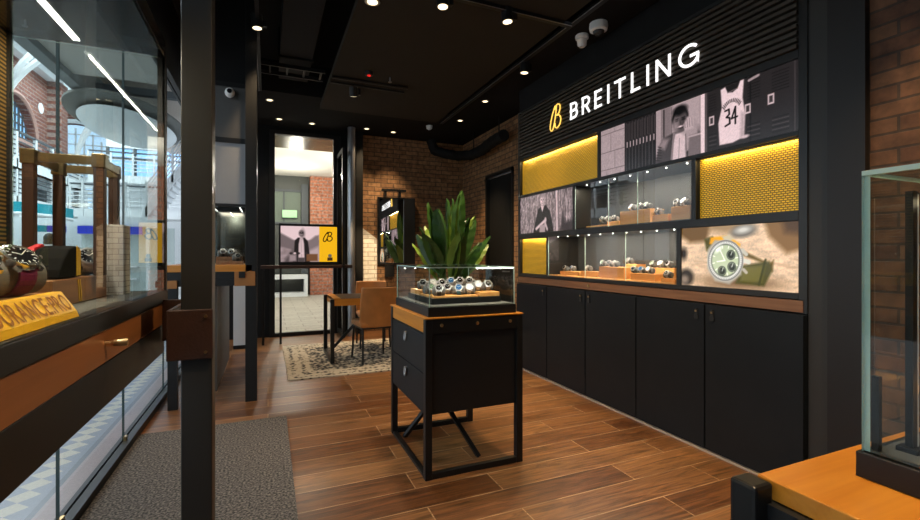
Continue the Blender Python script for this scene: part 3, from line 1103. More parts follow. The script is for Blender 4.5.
# 34
S3 = [(2.875, 0.59), (2.94, 0.60), (2.945, 0.52), (2.90, 0.485), (2.95, 0.46), (2.955, 0.37), (2.88, 0.345)]
cv.path(S3, 0.030, PK(0.05), 0.006)
cv.path([(3.045, 0.345), (3.045, 0.61), (2.985, 0.44), (3.075, 0.45)], 0.028, PK(0.05), 0.006)
cv.ell(3.20, 0.10, 0.06, 0.025, PK(0.8), 5)
cv.line(3.26, 0.95, 3.40, 0.98, 0.04, PK(0.6))
cv.noise(0.05, 2, 2, 3)
P1 = thing('lightbox_picture', 'lit locker-room photograph of a man beside a hanging jersey 34, top right', 'picture', (XR, 2.35, 1.985), 'lit photographs of the display wall')
cv.mesh('print', lambda a, b: (XR + 0.012, 3.15 - a * 1.60, 1.988 + b * 0.394), 'print', P1)
obj('backing', bx(XR + 0.013, 1.548, 1.986, XR + 0.05, 3.151, 2.384), 'frame', P1)

# ---- picture 2: portrait against an old wall
cv = Cv(0.967, 0.41, 84, PK(0.50))
cv.noise(0.35, 2, 9, 11)
cv.noise(0.22, 3, 3, 12)
Wd = cv.W
for k in range(9):
    cv.line(0.2 + 0.26 * k, 0.0, 0.22 + 0.26 * k, 1.0, 0.012, PK(0.30), 0.012)
cv.line(1.72, 0, 1.70, 1.0, 0.05, PK(0.85), 0.03)
cv.poly([(1.85, 0), (1.95, 0.5), (2.05, 0.2), (2.4, 0.25), (2.4, -0.1)], PK(0.22), 0.05)
cv.poly([(0.62, -0.1), (0.78, 0.36), (0.90, 0.62), (1.06, 0.70), (1.24, 0.68), (1.42, 0.52), (1.56, 0.10), (1.58, -0.1)], PK(0.14), 0.02)
cv.poly([(1.0, 0.70), (1.08, 0.52), (1.16, 0.68)], PK(0.80), 0.015)
cv.line(0.80, 0.10, 1.22, 0.30, 0.08, PK(0.78), 0.02)
cv.line(1.22, 0.34, 1.20, 0.16, 0.07, PK(0.74), 0.02)
cv.line(1.30, 0.06, 1.22, 0.20, 0.07, PK(0.70), 0.02)
cv.poly([(0.94, -0.1), (0.96, 0.18), (1.20, 0.20), (1.22, -0.1)], PK(0.60), 0.02)
head(cv, 1.08, 0.82, 0.135, PK(0.86), PK(0.25), PK(0.55))
P2 = thing('lightbox_picture', 'lit portrait of a figure in black before a rough wall, left of middle row', 'picture', (XR, 4.03, 1.543), 'lit photographs of the display wall')
cv.mesh('print', lambda a, b: (XR + 0.012, 4.52 - a * 0.979, 1.545 + b * 0.41), 'print', P2)
obj('backing', bx(XR + 0.013, 3.541, 1.544, XR + 0.05, 4.521, 1.956), 'frame', P2)

# ---- picture 3: chronograph on sand
cv = Cv(0.79, 0.4, 130, (0.86, 0.73, 0.60))
cv.noise(0.10, 14, 5, 21)
cv.noise(0.07, 2, 2, 22)
for k in range(26):
    g_ = random.Random(k)
    x, y = g_.uniform(0, 2), g_.uniform(0, 0.5)
    cv.line(x, y, x + g_.uniform(0.1, 0.4), y + g_.uniform(-0.05, 0.05), 0.012, (0.74, 0.60, 0.47), 0.02)
cv.poly([(-0.1, 1.1), (-0.1, 0.92), (0.18, 0.74), (0.50, 0.76), (0.62, 1.1)], (0.42, 0.30, 0.16), 0.05)
cv.poly([(0.60, 1.1), (0.55, 0.93), (0.85, 0.88), (1.2, 0.94), (1.3, 1.1)], (0.62, 0.50, 0.36), 0.06)
cv.poly([(1.45, 1.1), (1.55, 0.80), (1.80, 0.55), (2.1, 0.62), (2.1, 1.1)], (0.50, 0.36, 0.20), 0.05)
cv.poly([(1.72, 1.1), (1.78, 0.85), (2.1, 0.80), (2.1, 1.1)], (0.30, 0.20, 0.10), 0.06)
cv.ell(0.04, 0.55, 0.07, 0.10, (0.18, 0.14, 0.12), soft=0.04)
cv.ell(0.10, 0.14, 0.15, 0.14, (0.20, 0.17, 0.15), soft=0.04)
cv.ell(0.06, 0.10, 0.08, 0.07, (0.55, 0.48, 0.42), soft=0.04)
cv.ell(1.15, 0.90, 0.22, 0.10, (0.45, 0.42, 0.38), 8, 0.03)
cv.ell(1.15, 0.92, 0.12, 0.05, (0.80, 0.78, 0.74), 8, 0.03)
cv.ell(1.05, 0.10, 0.55, 0.10, (0.45, 0.33, 0.22), 0, 0.08)
cv.poly([(0.50, 0.60), (0.46, 0.80), (0.62, 0.84), (0.74, 0.70), (0.70, 0.52)], (0.30, 0.27, 0.08), 0.02)
cv.poly([(0.56, 0.72), (0.58, 0.82), (0.88, 0.84), (1.10, 0.70), (1.08, 0.62), (0.80, 0.60)], (0.93, 0.62, 0.06), 0.02)
cv.poly([(0.78, 0.83), (0.92, 0.86), (1.0, 0.78), (0.86, 0.72)], (0.78, 0.72, 0.60), 0.02)
cv.poly([(1.10, 0.62), (1.56, 0.40), (1.62, 0.46), (1.60, 0.28), (1.50, 0.40), (1.08, 0.54)], (0.36, 0.28, 0.10), 0.02)
cv.poly([(1.10, 0.36), (1.56, 0.44), (1.60, 0.30), (1.48, 0.06), (1.02, 0.08)], (0.28, 0.26, 0.09), 0.02)
cv.poly([(1.16, 0.33), (1.50, 0.38), (1.44, 0.12), (1.10, 0.12)], (0.40, 0.37, 0.15), 0.03)
cv.line(1.50, 0.46, 1.40, 0.08, 0.03, (0.20, 0.20, 0.05), 0.012)
cv.poly([(0.52, 0.62), (0.66, 0.78), (1.02, 0.72), (1.16, 0.50), (1.12, 0.22), (0.92, 0.06), (0.66, 0.10), (0.52, 0.30)], (0.66, 0.62, 0.56), 0.02)
cv.line(1.14, 0.60, 1.20, 0.54, 0.06, (0.75, 0.72, 0.66))
cv.line(1.16, 0.30, 1.20, 0.26, 0.05, (0.70, 0.66, 0.60))
cv.line(1.17, 0.44, 1.24, 0.42, 0.07, (0.82, 0.80, 0.74))
cv.ell(0.84, 0.44, 0.315, 0.335, (0.86, 0.85, 0.82), -12)
cv.ring(0.84, 0.44, 0.30, 0.32, 0.022, (0.45, 0.44, 0.42), -12)
cv.ell(0.84, 0.44, 0.25, 0.268, (0.25, 0.28, 0.22), -12)
cv.ell(0.84, 0.44, 0.235, 0.252, (0.72, 0.76, 0.62), -12)
for k in range(12):
    a = R(30 * k + 12)
    cv.line(0.84 + 0.19 * math.cos(a), 0.44 + 0.205 * math.sin(a), 0.84 + 0.225 * math.cos(a), 0.44 + 0.24 * math.sin(a), 0.016, (0.96, 0.96, 0.9), 0.005)
for k in range(60):
    a = R(6 * k)
    cv.line(0.84 + 0.27 * math.cos(a), 0.44 + 0.288 * math.sin(a), 0.84 + 0.285 * math.cos(a), 0.44 + 0.303 * math.sin(a), 0.006, (0.4, 0.4, 0.4), 0.004)
for x, y in ((0.945, 0.53), (0.96, 0.34), (0.79, 0.27)):
    cv.ell(x, y, 0.075, 0.080, (0.10, 0.12, 0.08), soft=0.006)
    cv.ring(x, y, 0.060, 0.064, 0.006, (0.6, 0.65, 0.55))
    cv.line(x, y, x + 0.02, y + 0.05, 0.010, (0.9, 0.9, 0.85), 0.005)
cv.line(0.84, 0.44, 0.76, 0.60, 0.018, (0.95, 0.95, 0.9), 0.005)
cv.line(0.84, 0.44, 0.70, 0.42, 0.020, (0.95, 0.95, 0.9), 0.005)
cv.ell(0.72, 0.62, 0.06, 0.03, (1, 1, 0.98), 40, 0.03)
P3 = thing('lightbox_picture', 'lit close-up photograph of a green-dial chronograph lying on sand, lower right', 'picture', (XR, 1.93, 1.087), 'lit photographs of the display wall')
cv.mesh('print', lambda a, b: (XR + 0.012, 2.312 - a * 0.765, 1.09 + b * 0.397), 'print', P3)
obj('backing', bx(XR + 0.013, 1.546, 1.088, XR + 0.05, 2.313, 1.489), 'frame', P3)

# ---- sign
SIGN = thing('shop_sign', 'illuminated shop sign with gold script emblem and white capital letters on the dark slats', 'sign', (XR - 0.03, 2.95, 2.6))
zb, hh = 2.586, 0.160
fS = lambda y0: (lambda a, b, t: (XR - 0.022 - t, y0 - a * 1.10, zb + b))


def arcp(cx, cy, rx, ry, a0, a1, n=10):
    return [(cx + rx * math.cos(R(a0 + (a1 - a0) * k / n)), cy + ry * math.sin(R(a0 + (a1 - a0) * k / n))) for k in range(n + 1)]


sw = 0.0190
h1 = hh
GLY = {
    'B': (0.105, [[(0.013, 0), (0.013, h1)], [(0.0, h1 - 0.013), (0.055, h1 - 0.013)] + arcp(0.055, h1 - 0.046, 0.033, 0.033, 90, -90) + [(0.0, h1 - 0.079)], [(0.0, h1 - 0.079), (0.058, h1 - 0.079)] + arcp(0.058, 0.048, 0.036, 0.035, 90, -90) + [(0.0, 0.013)]]),
    'R': (0.105, [[(0.013, 0), (0.013, h1)], [(0.0, h1 - 0.013), (0.055, h1 - 0.013)] + arcp(0.055, h1 - 0.050, 0.037, 0.037, 90, -90) + [(0.0, h1 - 0.087)], [(0.050, 0.078), (0.098, 0.0)]]),
    'E': (0.095, [[(0.013, 0), (0.013, h1)], [(0, h1 - 0.013), (0.088, h1 - 0.013)], [(0, h1 / 2), (0.080, h1 / 2)], [(0, 0.013), (0.088, 0.013)]]),
    'I': (0.026, [[(0.013, 0), (0.013, h1)]]),
    'T': (0.115, [[(0, h1 - 0.013), (0.115, h1 - 0.013)], [(0.0575, 0), (0.0575, h1)]]),
    'L': (0.092, [[(0.013, 0), (0.013, h1)], [(0, 0.013), (0.088, 0.013)]]),
    'N': (0.130, [[(0.013, 0), (0.013, h1)], [(0.117, 0), (0.117, h1)], [(0.015, h1 - 0.008), (0.115, 0.008)]]),
    'G': (0.160, [arcp(0.083, h1 / 2, 0.070, h1 / 2 - 0.012, 42, 325, 24) + [(0.145, 0.030), (0.145, h1 / 2 - 0.006)], [(0.152, h1 / 2 - 0.006), (0.090, h1 / 2 - 0.006)]]),
}
word = 'BREITLING'
tot = sum(GLY[c][0] for c in word)
gap = (1.405 - tot * 1.10) / 8
y = 3.540
for ch in word:
    mb = MB()
    wdt, strokes = GLY[ch]
    for q, st in enumerate(strokes):
        mb.ribbon(st, sw, fS(y), 0.002, 0.007 + 0.0003 * q)
    obj('letter', mb, 'sign_white', SIGN)
    y -= wdt * 1.10 + gap
eb = MB()
for q, P in enumerate(emblem_paths()):
    eb.ribbon([(a * 0.27, b * 0.25) for a, b in P], 0.0105, lambda a, b, t: (XR - 0.022 - t, 3.875 - a * 1.15, 2.562 + b), 0.002, 0.008 + 0.0004 * q)
obj('emblem', eb, 'sign_gold', SIGN)

# ================================================================== WATCHES
def watch(variant='black', strap='steel', big=1.0, label='', loc=(0, 0, 0), rz=0.0, group=None, protos={}):
    key = (variant, strap, big)
    if key not in protos:
        root = thing('wristwatch', label, 'watch', (0, 0, 0), group)
        s = big
        # cushion: a soft roll along x (the wrist), bracelet loops round it, face tilted to the viewer (-y)
        cu = MB()
        prof = [(0.016, -0.034), (0.022, -0.031), (0.024, -0.02), (0.024, 0.02), (0.022, 0.031), (0.016, 0.034)]
        mt = Matrix.Rotation(PI / 2, 4, 'Y')
        cu.lathe([(r * s, z * s) for r, z in prof], (0, 0, 0.0245 * s), 18, mtx=Matrix.Rotation(R(0), 4, 'X') @ mt)
        obj('cushion', cu, 'cushion', root, smooth=True)
        br = MB()
        n = 26
        ring = []
        for k in range(n):
            a = 2 * PI * k / n
            ring.append((math.cos(a) * 0.030 * s, math.sin(a) * 0.0265 * s + 0.0268 * s))
        hw = 0.010 * s
        th = 0.0030 * s
        for k in range(n):
            (a0, b0), (a1, b1) = ring[k], ring[(k + 1) % n]
            cx, cz = (a0 + a1) / 2, (b0 + b1) / 2
            t = Vector((0, a1 - a0, b1 - b0))
            ln = t.length * (0.88 if strap == 'steel' else 1.04)
            ang = math.atan2(b1 - b0, a1 - a0)
            mtx = Matrix.Translation((0, cx, cz)) @ Matrix.Rotation(ang, 4, 'X')
            br.box(-hw, -ln / 2, -th / 2, hw, ln / 2, th / 2, mtx=mtx)
        obj('bracelet', br, {'steel': 'steel', 'black': 'blackst', 'purple': 'strap_purple', 'blue': 'strap_blue', 'olive': 'strap_olive', 'tan': 'tan'}[strap], root)
        tilt = R(38 if big > 1.3 else 60)
        T = Matrix.Translation((0, -0.0175 * s, 0.0475 * s) if big > 1.3 else (0, -0.0270 * s, 0.0400 * s)) @ Matrix.Rotation(tilt, 4, 'X')
        ca = MB()
        r = 0.021 * s
        ca.lathe([(r * 0.86, -0.005 * s), (r, -0.003 * s), (r * 1.02, 0.003 * s), (r * 0.98, 0.0055 * s), (r * 0.80, 0.0062 * s), (r * 0.78, 0.0048 * s), (r * 0.0, 0.0048 * s)], n=28, mtx=T)
        for sx in (-1, 1):      # lugs
            for sy in (-1, 1):
                ca.box(sx * 0.0125 * s - 0.0022 * s, sy * 0.017 * s - 0.005 * s, -0.004 * s, sx * 0.0125 * s + 0.0022 * s, sy * 0.017 * s + 0.007 * s * (1 if sy > 0 else 0.9), 0.001 * s, mtx=T)
        c = obj('case', ca, 'polished' if big > 1.3 else 'steel', root, smooth=True)
        di = MB().lathe([(r * 0.775, 0.0049 * s), (r * 0.775, 0.0054 * s), (0.0, 0.0054 * s)], n=28, mtx=T)
        dd = obj('dial', di, 'dial_' + variant, root)
        mk = MB()
        for k in range(12):
            a = 2 * PI * k / 12
            m2 = T @ Matrix.Rotation(a, 4, 'Z')
            mk.box(-0.0005 * s, r * 0.58, 0.0054 * s, 0.0005 * s, r * 0.73, 0.0057 * s, mtx=m2)
        mk.box(-0.0006 * s, 0, 0.0057 * s, 0.0006 * s, r * 0.45, 0.006 * s, mtx=T @ Matrix.Rotation(R(60), 4, 'Z'))
        mk.box(-0.0005 * s, 0, 0.006 * s, 0.0005 * s, r * 0.65, 0.0063 * s, mtx=T @ Matrix.Rotation(R(-50), 4, 'Z'))
        obj('hands', mk, 'dial_mark' if variant != 'white' else 'dial_black', dd)
        cr = MB().cyl(T @ Vector((r, 0, 0.001 * s)), T @ Vector((r + 0.005 * s, 0, 0.001 * s)), 0.0028 * s, n=10)
        obj('crown', cr, 'steel', root)
        protos[key] = root
        o = root
        o['label'] = label
    else:
        o = copy_tree(protos[key], label=label, group=group)
    o.location = loc
    o.rotation_euler = (0, 0, rz)
    return o


ORD = ['first', 'second', 'third', 'fourth', 'fifth', 'sixth', 'seventh']
def onx(u, X):
    l = (u - 460) / 450.0
    C_, S_ = math.cos(YAW), math.sin(YAW)
    return X * (C_ - l * S_) / (l * C_ + S_)


RZW = -PI / 2        # face towards -X  (local -y -> -x)
seqv = ['black', 'white', 'black', 'blue', 'black', 'green', 'black']
seqs = ['steel', 'steel', 'black', 'steel', 'steel', 'black', 'steel']
cnt = 0


def showcase(name_lb, y0, y1, z0, z1, back, blocks, where, mull):
    global cnt
    t = thing('wall_showcase', name_lb, 'showcase', (XR, (y0 + y1) / 2, z0), 'glass showcases of the display wall')
    obj('lining', MB().box(XD - 0.012, y0, z0, XD - 0.002, y1, z1), back, t)
    obj('shelf_lining', bx(XR + 0.012, y0 + 0.002, z0, XD - 0.012, y1 - 0.002, z0 + 0.008), 'oakblock' if 'lower' in where else 'frame', t)
    yy = [y1] + mull + [y0]
    for a, b in zip(yy, yy[1:]):
        obj('glass_pane', bx(XR + 0.004, b + 0.0015, z0 + 0.002, XR + 0.010, a - 0.0015, z1 - 0.002, edge=1), ['wallglass', 'edge'], t)
    n = int((y1 - y0) / 0.16)
    for k in range(n):
        y_ = y0 + (k + 0.5) * (y1 - y0) / n
        obj('downlight', MB().cyl((XR + 0.07, y_, z1), (XR + 0.07, y_, z1 - 0.006), 0.0055, 0.0055, 10), 'led', t)
    lamp('showcase_light', 'AREA', (XR + 0.07, (y0 + y1) / 2, z1 - 0.02), 9 * (y1 - y0), (1, 0.86, 0.68), (XR + 0.15, (y0 + y1) / 2, z0), y1 - y0 - 0.1, 0.02, parent=t)
    for (u0, u1, ht, depth, x0, bl, ws) in blocks:
        ya, yb = onx(u0, x0), onx(u1, x0)
        bt = obj('wooden_block', bx(x0, min(ya, yb), z0 + 0.009, x0 + depth, max(ya, yb), z0 + 0.009 + ht), 'oakblock', None, bevel=0.002)
        tag(bt, bl + ', ' + where, 'display block', 'wooden display blocks in the wall showcases')
        for i, (u, st) in enumerate(ws):
            v = st or seqv[cnt % 7]
            s_ = seqs[cnt % 7]
            cnt += 1
            wy = onx(u, x0 + 0.04)
            od = ORD[i] + ' from left' if len(ws) > 1 else 'alone'
            stl = 'steel bracelet' if s_ == 'steel' else 'black strap'
            watch(v, s_, 0.98, '%s-dial watch%s on %s, %s' % (v, ' ' + od if len(ws) > 1 else '', bl, where), (x0 + 0.045, wy, z0 + 0.009 + ht), RZW + random.uniform(-0.25, 0.25), 'watches in the wall showcases')
    return t


showcase('upper glass showcase between the portrait and the tall golden mesh panel', 2.225, 3.505, 1.543, 1.957, 'smoked', [
    (586, 607, 0.020, 0.16, 2.77, 'long low wooden block at far left', []),
    (607, 619, 0.045, 0.12, 2.80, 'small wooden block near the left', [(603.5, None), (609, None), (615, None)]),
    (620, 650, 0.115, 0.15, 2.76, 'large square wooden block in the middle', [(633, None), (640.5, None), (648, None)]),
    (652, 668, 0.060, 0.14, 2.78, 'lower wooden block right of middle', [(659, None)]),
    (671, 690, 0.105, 0.15, 2.76, 'wooden block at far right', [(678, None), (686, None)]),
], 'upper showcase', [3.05, 2.72])
showcase('lower glass showcase beside the green watch picture', 2.348, 3.948, 1.087, 1.49, 'smoked', [
    (560, 579, 0.040, 0.14, 2.77, 'low wooden block at far left', [(566, None), (573, None)]),
    (580.5, 597, 0.050, 0.13, 2.77, 'second wooden block from left', [(589, 'white')]),
    (599, 624, 0.100, 0.15, 2.74, 'tall wooden block in the middle', [(604, None), (610, None), (616, None)]),
    (626, 637, 0.125, 0.10, 2.88, 'small raised wooden block behind the middle', [(630, 'black')]),
    (630, 655, 0.055, 0.11, 2.74, 'long low wooden block at the front right', [(635, None), (642, None), (650, 'white')]),
    (650, 674, 0.100, 0.12, 2.90, 'raised wooden block at the back right', [(654, None), (661, None), (670, None)]),
    (661, 675, 0.030, 0.12, 2.73, 'low wooden block at the front right corner', [(668, 'black')]),
], 'lower showcase', [3.36, 2.85])

# ================================================================== CENTRE DISPLAY TABLE
def centre_table():
    X0, X1, Y0, Y1, H = 0.83, 1.475, 2.45, 3.24, 0.93
    t = thing('display_table', 'black steel display table with oak top standing in the middle of the floor', 'table', ((X0 + X1) / 2, (Y0 + Y1) / 2, 0))
    s = 0.042
    for x, y in ((X0, Y0), (X1 - s, Y0), (X0, Y1 - s), (X1 - s, Y1 - s)):
        obj('leg', bx(x, y, 0, x + s, y + s, H - 0.005), 'black', t, bevel=0.003)
    st = MB().box(X0 + s, Y0 + 0.004, 0, X1 - s, Y0 + s - 0.004, 0.035).box(X0 + s, Y1 - s + 0.004, 0, X1 - s, Y1 - 0.004, 0.035)
    st.box(X0 + 0.004, Y1 - s, 0.0, X0 + s - 0.004, Y0 + s, 0.018)
    obj('base_rail', st, 'black', t, bevel=0.002)
    obj('top_rail', bx(X0 + s, Y0 + 0.002, H - 0.085, X1 - s, Y0 + 0.014, H - 0.005), 'black', t)
    obj('top_rail', bx(X0 + s, Y1 - 0.014, H - 0.085, X1 - s, Y1 - 0.002, H - 0.005), 'black', t)
    for x in (X0 + 0.10, X0 + 0.33, X1 - 0.09):
        obj('bolt', MB().lathe([(0.010, 0), (0.010, 0.004), (0.006, 0.006)], n=14, mtx=Matrix.Translation((x, Y0 + 0.002, H - 0.04)) @ Matrix.Rotation(PI / 2, 4, 'X')), 'brass', t, smooth=True)
    obj('tabletop', bx(X0 + 0.006, Y0 + 0.016, H - 0.085, X1 - 0.006, Y1 - 0.016, H - 0.0005), 'oakY', t, bevel=0.003)
    obj('top_lip', bx(X0 - 0.004, Y0 - 0.004, H - 0.0005, X1 + 0.006, Y1 + 0.004, H + 0.006), 'oakY', t, bevel=0.002)
    obj('body', bx(X0 + 0.014, Y0 + 0.02, 0.37, X1 - 0.012, Y1 - 0.02, H - 0.087), 'blackfin', t, bevel=0.002)
    for k, (z0, z1) in enumerate(((0.375, 0.605), (0.61, 0.835))):
        d = obj('drawer', bx(X0 + 0.004, Y0 + 0.046, z0, X0 + 0.016, Y1 - 0.046, z1), 'doorcab', t, bevel=0.0015)
        zz = z1 - 0.07
        x = X0 + 0.004
        yc = (Y0 + Y1) / 2 + 0.0
        h = MB()
        h.cyl((x, yc, zz + 0.03), (x - 0.016, yc, zz + 0.03), 0.010)
        h.tube([(x - 0.012, yc + 0.018 * math.sin(a), zz + 0.005 - 0.026 * math.cos(a)) for a in [2 * PI * i / 16 for i in range(16)]], 0.0045, 8, closed=True)
        h.box(x - 0.013, yc - 0.012, zz - 0.012, x - 0.007, yc + 0.012, zz + 0.03)
        obj('handle', h, 'satin', d, smooth=True)
    br = MB()
    for a, b in (((1.06, 2.86, 0.37), (1.25, 2.62, 0.0)), ((1.06, 2.86, 0.37), (0.90, 3.12, 0.0))):
        br.cyl(a, b, 0.018, n=4)
    obj('brace', br, 'black', t)
    return t


centre_table()


def glass_case(t, X0, X1, Y0, Y1, Z0, Z1, base_h, th=0.006):
    obj('base', bx(X0 - 0.006, Y0 - 0.006, Z0, X1 + 0.006, Y1 + 0.006, Z0 + base_h), 'blackfin', t, bevel=0.002)
    obj('deck', bx(X0 + th, Y0 + th, Z0 + base_h, X1 - th, Y1 - th, Z0 + base_h + 0.004), 'greycounter', t)
    zb_ = Z0 + base_h
    for nm, a in (('side', (X0, Y0, zb_, X0 + th, Y1, Z1)), ('side', (X1 - th, Y0, zb_, X1, Y1, Z1)), ('side', (X0 + th, Y0, zb_, X1 - th, Y0 + th, Z1)), ('side', (X0 + th, Y1 - th, zb_, X1 - th, Y1, Z1)), ('lid', (X0, Y0, Z1, X1, Y1, Z1 + th))):
        obj('glass_lid' if nm == 'lid' else 'glass_side', bx(*a, edge=1), ['caseglass', 'edge'], t)


CC = thing('glass_showcase', 'low glass case of watches on the oak-topped table in the middle of the floor', 'showcase', (1.15, 2.85, 0.936))
glass_case(CC, 0.865, 1.44, 2.49, 3.20, 0.9365, 1.222, 0.055)
obj('light_bar', bx(0.88, 3.175, 1.205, 1.425, 3.19, 1.219), 'blackfin', CC)
for k in range(7):
    x = 0.92 + k * 0.078
    obj('led', MB().cyl((x, 3.18, 1.205), (x, 3.18, 1.201), 0.006, n=10), 'led', CC)
lamp('case_light', 'AREA', (1.15, 3.15, 1.20), 2.0, (1, 0.93, 0.82), (1.15, 2.75, 0.99), 0.5, 0.01, parent=CC)
lamp('case_light', 'AREA', (1.15, 2.52, 1.21), 1.0, (1, 0.93, 0.82), (1.15, 2.8, 0.99), 0.5, 0.01, parent=CC)
tb = obj('display_platform', MB().box(0.92, 2.60, 0.9965, 1.40, 3.10, 1.032), 'blackfin', None, bevel=0.002)
tag(tb, 'black raised platform inside the low glass case in the middle of the floor', 'display block')
boards = [((0.935, 2.61, 1.24, 2.86), 0.012, 'front left oak board on the black platform in the low glass case'),
          ((0.935, 2.875, 1.15, 3.09), 0.030, 'back left oak board on the black platform in the low glass case'),
          ((1.255, 2.61, 1.395, 2.86), 0.028, 'front right oak board on the black platform in the low glass case'),
          ((1.165, 2.875, 1.395, 3.09), 0.040, 'back right oak board on the black platform in the low glass case')]
for (a, b, c, d_), h, lb in boards:
    o = obj('wooden_board', bx(a, b, 1.0325, c, d_, 1.0325 + h), 'oakblock', None, bevel=0.002)
    tag(o, lb, 'display block', 'oak boards in the low glass case')
cw = [(0.99, 2.66, 0, 'black', 'black', 'front left board, nearest the left corner'), (1.09, 2.76, 0, 'black', 'steel', 'front left board, second from left'),
      (1.135, 2.68, 0, 'blue', 'blue', 'front left board, with a light blue strap'), (1.205, 2.68, 0, 'white', 'steel', 'front left board, at its right end'),
      (0.975, 2.80, 0, 'green', 'steel', 'front left board, back left corner'),
      (0.99, 2.97, 1, 'black', 'steel', 'back left board, leftmost'), (1.06, 2.98, 1, 'white', 'steel', 'back left board, middle'), (1.12, 2.97, 1, 'black', 'black', 'back left board, right end'),
      (1.285, 2.72, 2, 'white', 'steel', 'front right board, left of the pair'), (1.355, 2.72, 2, 'black', 'steel', 'front right board, right of the pair'),
      (1.20, 2.97, 3, 'blue', 'steel', 'back right board, leftmost'), (1.27, 2.97, 3, 'black', 'black', 'back right board, middle'), (1.34, 2.97, 3, 'black', 'steel', 'back right board, right end')]
for x, y, b, v, s_, lb in cw:
    watch(v, s_, 1.2, '%s-dial wristwatch in the low glass case, %s' % (v, lb), (x, y, 1.0325 + boards[b][1]), random.uniform(-0.5, 0.15), 'watches in the low glass case')

# ================================================================== WINDOW COUNTER ON THE LEFT (near)
CT = 1.186
NC = thing('display_counter', 'near window counter with walnut drawer front, strapped in leather to a black post', 'counter', (-0.6, 0.9, 0))
obj('countertop', bx(-0.885, 0.15, CT - 0.035, -0.335, 1.72, CT), 'greycounter', NC)
obj('rim', bx(-0.335, 0.15, CT - 0.037, -0.30, 1.725, CT + 0.002), 'black', NC, bevel=0.002)
wf = obj('drawer_front', bx(-0.33, 0.15, CT - 0.104, -0.303, 1.70, CT - 0.038), 'walnut', NC, bevel=0.0015)
kx, ky, kz = -0.303, 1.12, 1.121
knob = MB().lathe([(0.0045, 0), (0.0045, 0.012), (0.0065, 0.014), (0.0080, 0.036), (0.0072, 0.038)], n=18, mtx=Matrix.Translation((kx, ky, kz)) @ Matrix.Rotation(PI / 2, 4, 'Y'))
obj('knob', knob, mat('pale_brass', (0.72, 0.52, 0.30), 0.3, 0.8), wf, smooth=True)
obj('apron', bx(-0.33, 0.15, 0.990, -0.306, 1.70, CT - 0.106), 'black', NC, bevel=0.002)
obj('end_apron', MB().box(-0.88, 1.676, 1.0, -0.33, 1.70, CT - 0.038), 'black', NC)
obj('leg', bx(-0.345, 0.62, 0, -0.315, 0.66, 1.0), 'black', NC)
obj('leg', bx(-0.88, 0.62, 0, -0.85, 0.66, CT - 0.04), 'black', NC)
obj('leg', bx(-0.88, 1.64, 0, -0.85, 1.676, CT - 0.04), 'black', NC)
obj('post', bx(-0.205, 1.335, 0.0125, -0.134, 1.41, 3.749), 'frame', NC, bevel=0.003)
obj('leather_strap', MB().box(-0.235, 1.325, 1.032, -0.132, 1.3345, 1.160).box(-0.235, 1.3345, 1.032, -0.226, 1.66, 1.160).box(-0.303, 1.65, 1.032, -0.235, 1.66, 1.160), 'leather', NC, bevel=0.002)
for z in (1.05, 1.142):
    obj('bolt', MB().cyl((-0.148, 1.325, z), (-0.148, 1.321, z), 0.004, n=12), 'brass', NC)

VC = 1.93
NV = thing('window_showcase', 'tall glass window showcase with dark canopy on the near counter', 'showcase', (-0.6, 0.9, CT))
obj('canopy', MB().box(-0.885, 0.15, VC, -0.30, 1.685, VC + 0.05), mat('gloss_black_canopy', (0.02, 0.018, 0.016), 0.12), NV)
obj('corner_post', bx(-0.322, 1.685, CT + 0.002, -0.300, 1.710, VC + 0.05), 'black', NV)
obj('glass_front', bx(-0.308, 0.3, CT + 0.002, -0.302, 1.685, VC, edge=1), ['caseglass', 'edge'], NV)
obj('glass_end', bx(-0.675, 1.692, CT, -0.322, 1.698, VC, edge=1), ['caseglass', 'edge'], NV)
obj('ribbed_panel', bx(-0.70, 0.15, CT, -0.680, 1.672, VC), 'rib', NV)
obj('panel_trim', bx(-0.70, 1.672, CT, -0.672, 1.684, VC), 'black', NV)
obj('led_strip', bx(-0.523, 0.69, VC - 0.003, -0.507, 1.65, VC - 0.0005), 'led', NV)
lamp('window_light', 'AREA', (-0.515, 1.17, VC - 0.005), 9, (1, 0.90, 0.72), size=0.010, size_y=0.93, parent=NV)

# window contents
obj0 = thing('slogan_sign', 'yellow wedge sign with raised capital letters on the near counter, beside the glass', 'sign', (-0.33, 0.85, CT))
A = Vector((-0.352, 0.60, CT))
wb = MB()
L0, L1 = 0.56, 1.02
wb.prism([(-0.352, 0.0), (-0.314, 0.0), (-0.318, 0.012), (-0.340, 0.046), (-0.352, 0.046)], lambda a, b, t: (a, t, CT + 0.003 + b), L0, L1)
obj('wedge', wb, 'signyellow', obj0, bevel=0.001)
vs, fs = text_mesh('ENDURANCE:PRO', 0.046, 0.0004, 'RIGHT', 1.12)
sl0, sl1 = Vector((-0.318, 0, 0.012)), Vector((-0.340, 0, 0.046))
up = (sl1 - sl0).normalized()
nrm = Vector((up.z, 0, -up.x))
tm = MB()
xs_ = [v[0] for v in vs]
for sh, flip in ((0.0003, False), (0.0016, True)):
    pass
P_ = []
for (a, b, c) in vs:
    p = sl0 + up * (0.0035 + b * 1.0)
    P_.append((p.x, L1 - 0.010 + a * 0.72, CT + 0.003 + p.z))
n_ = len(P_)
tm.add([tuple(Vector(p) + nrm * 0.0012) for p in P_] + P_, [tuple(reversed(f)) if False else f for f in fs])
obj('lettering', tm, 'signdark', obj0)


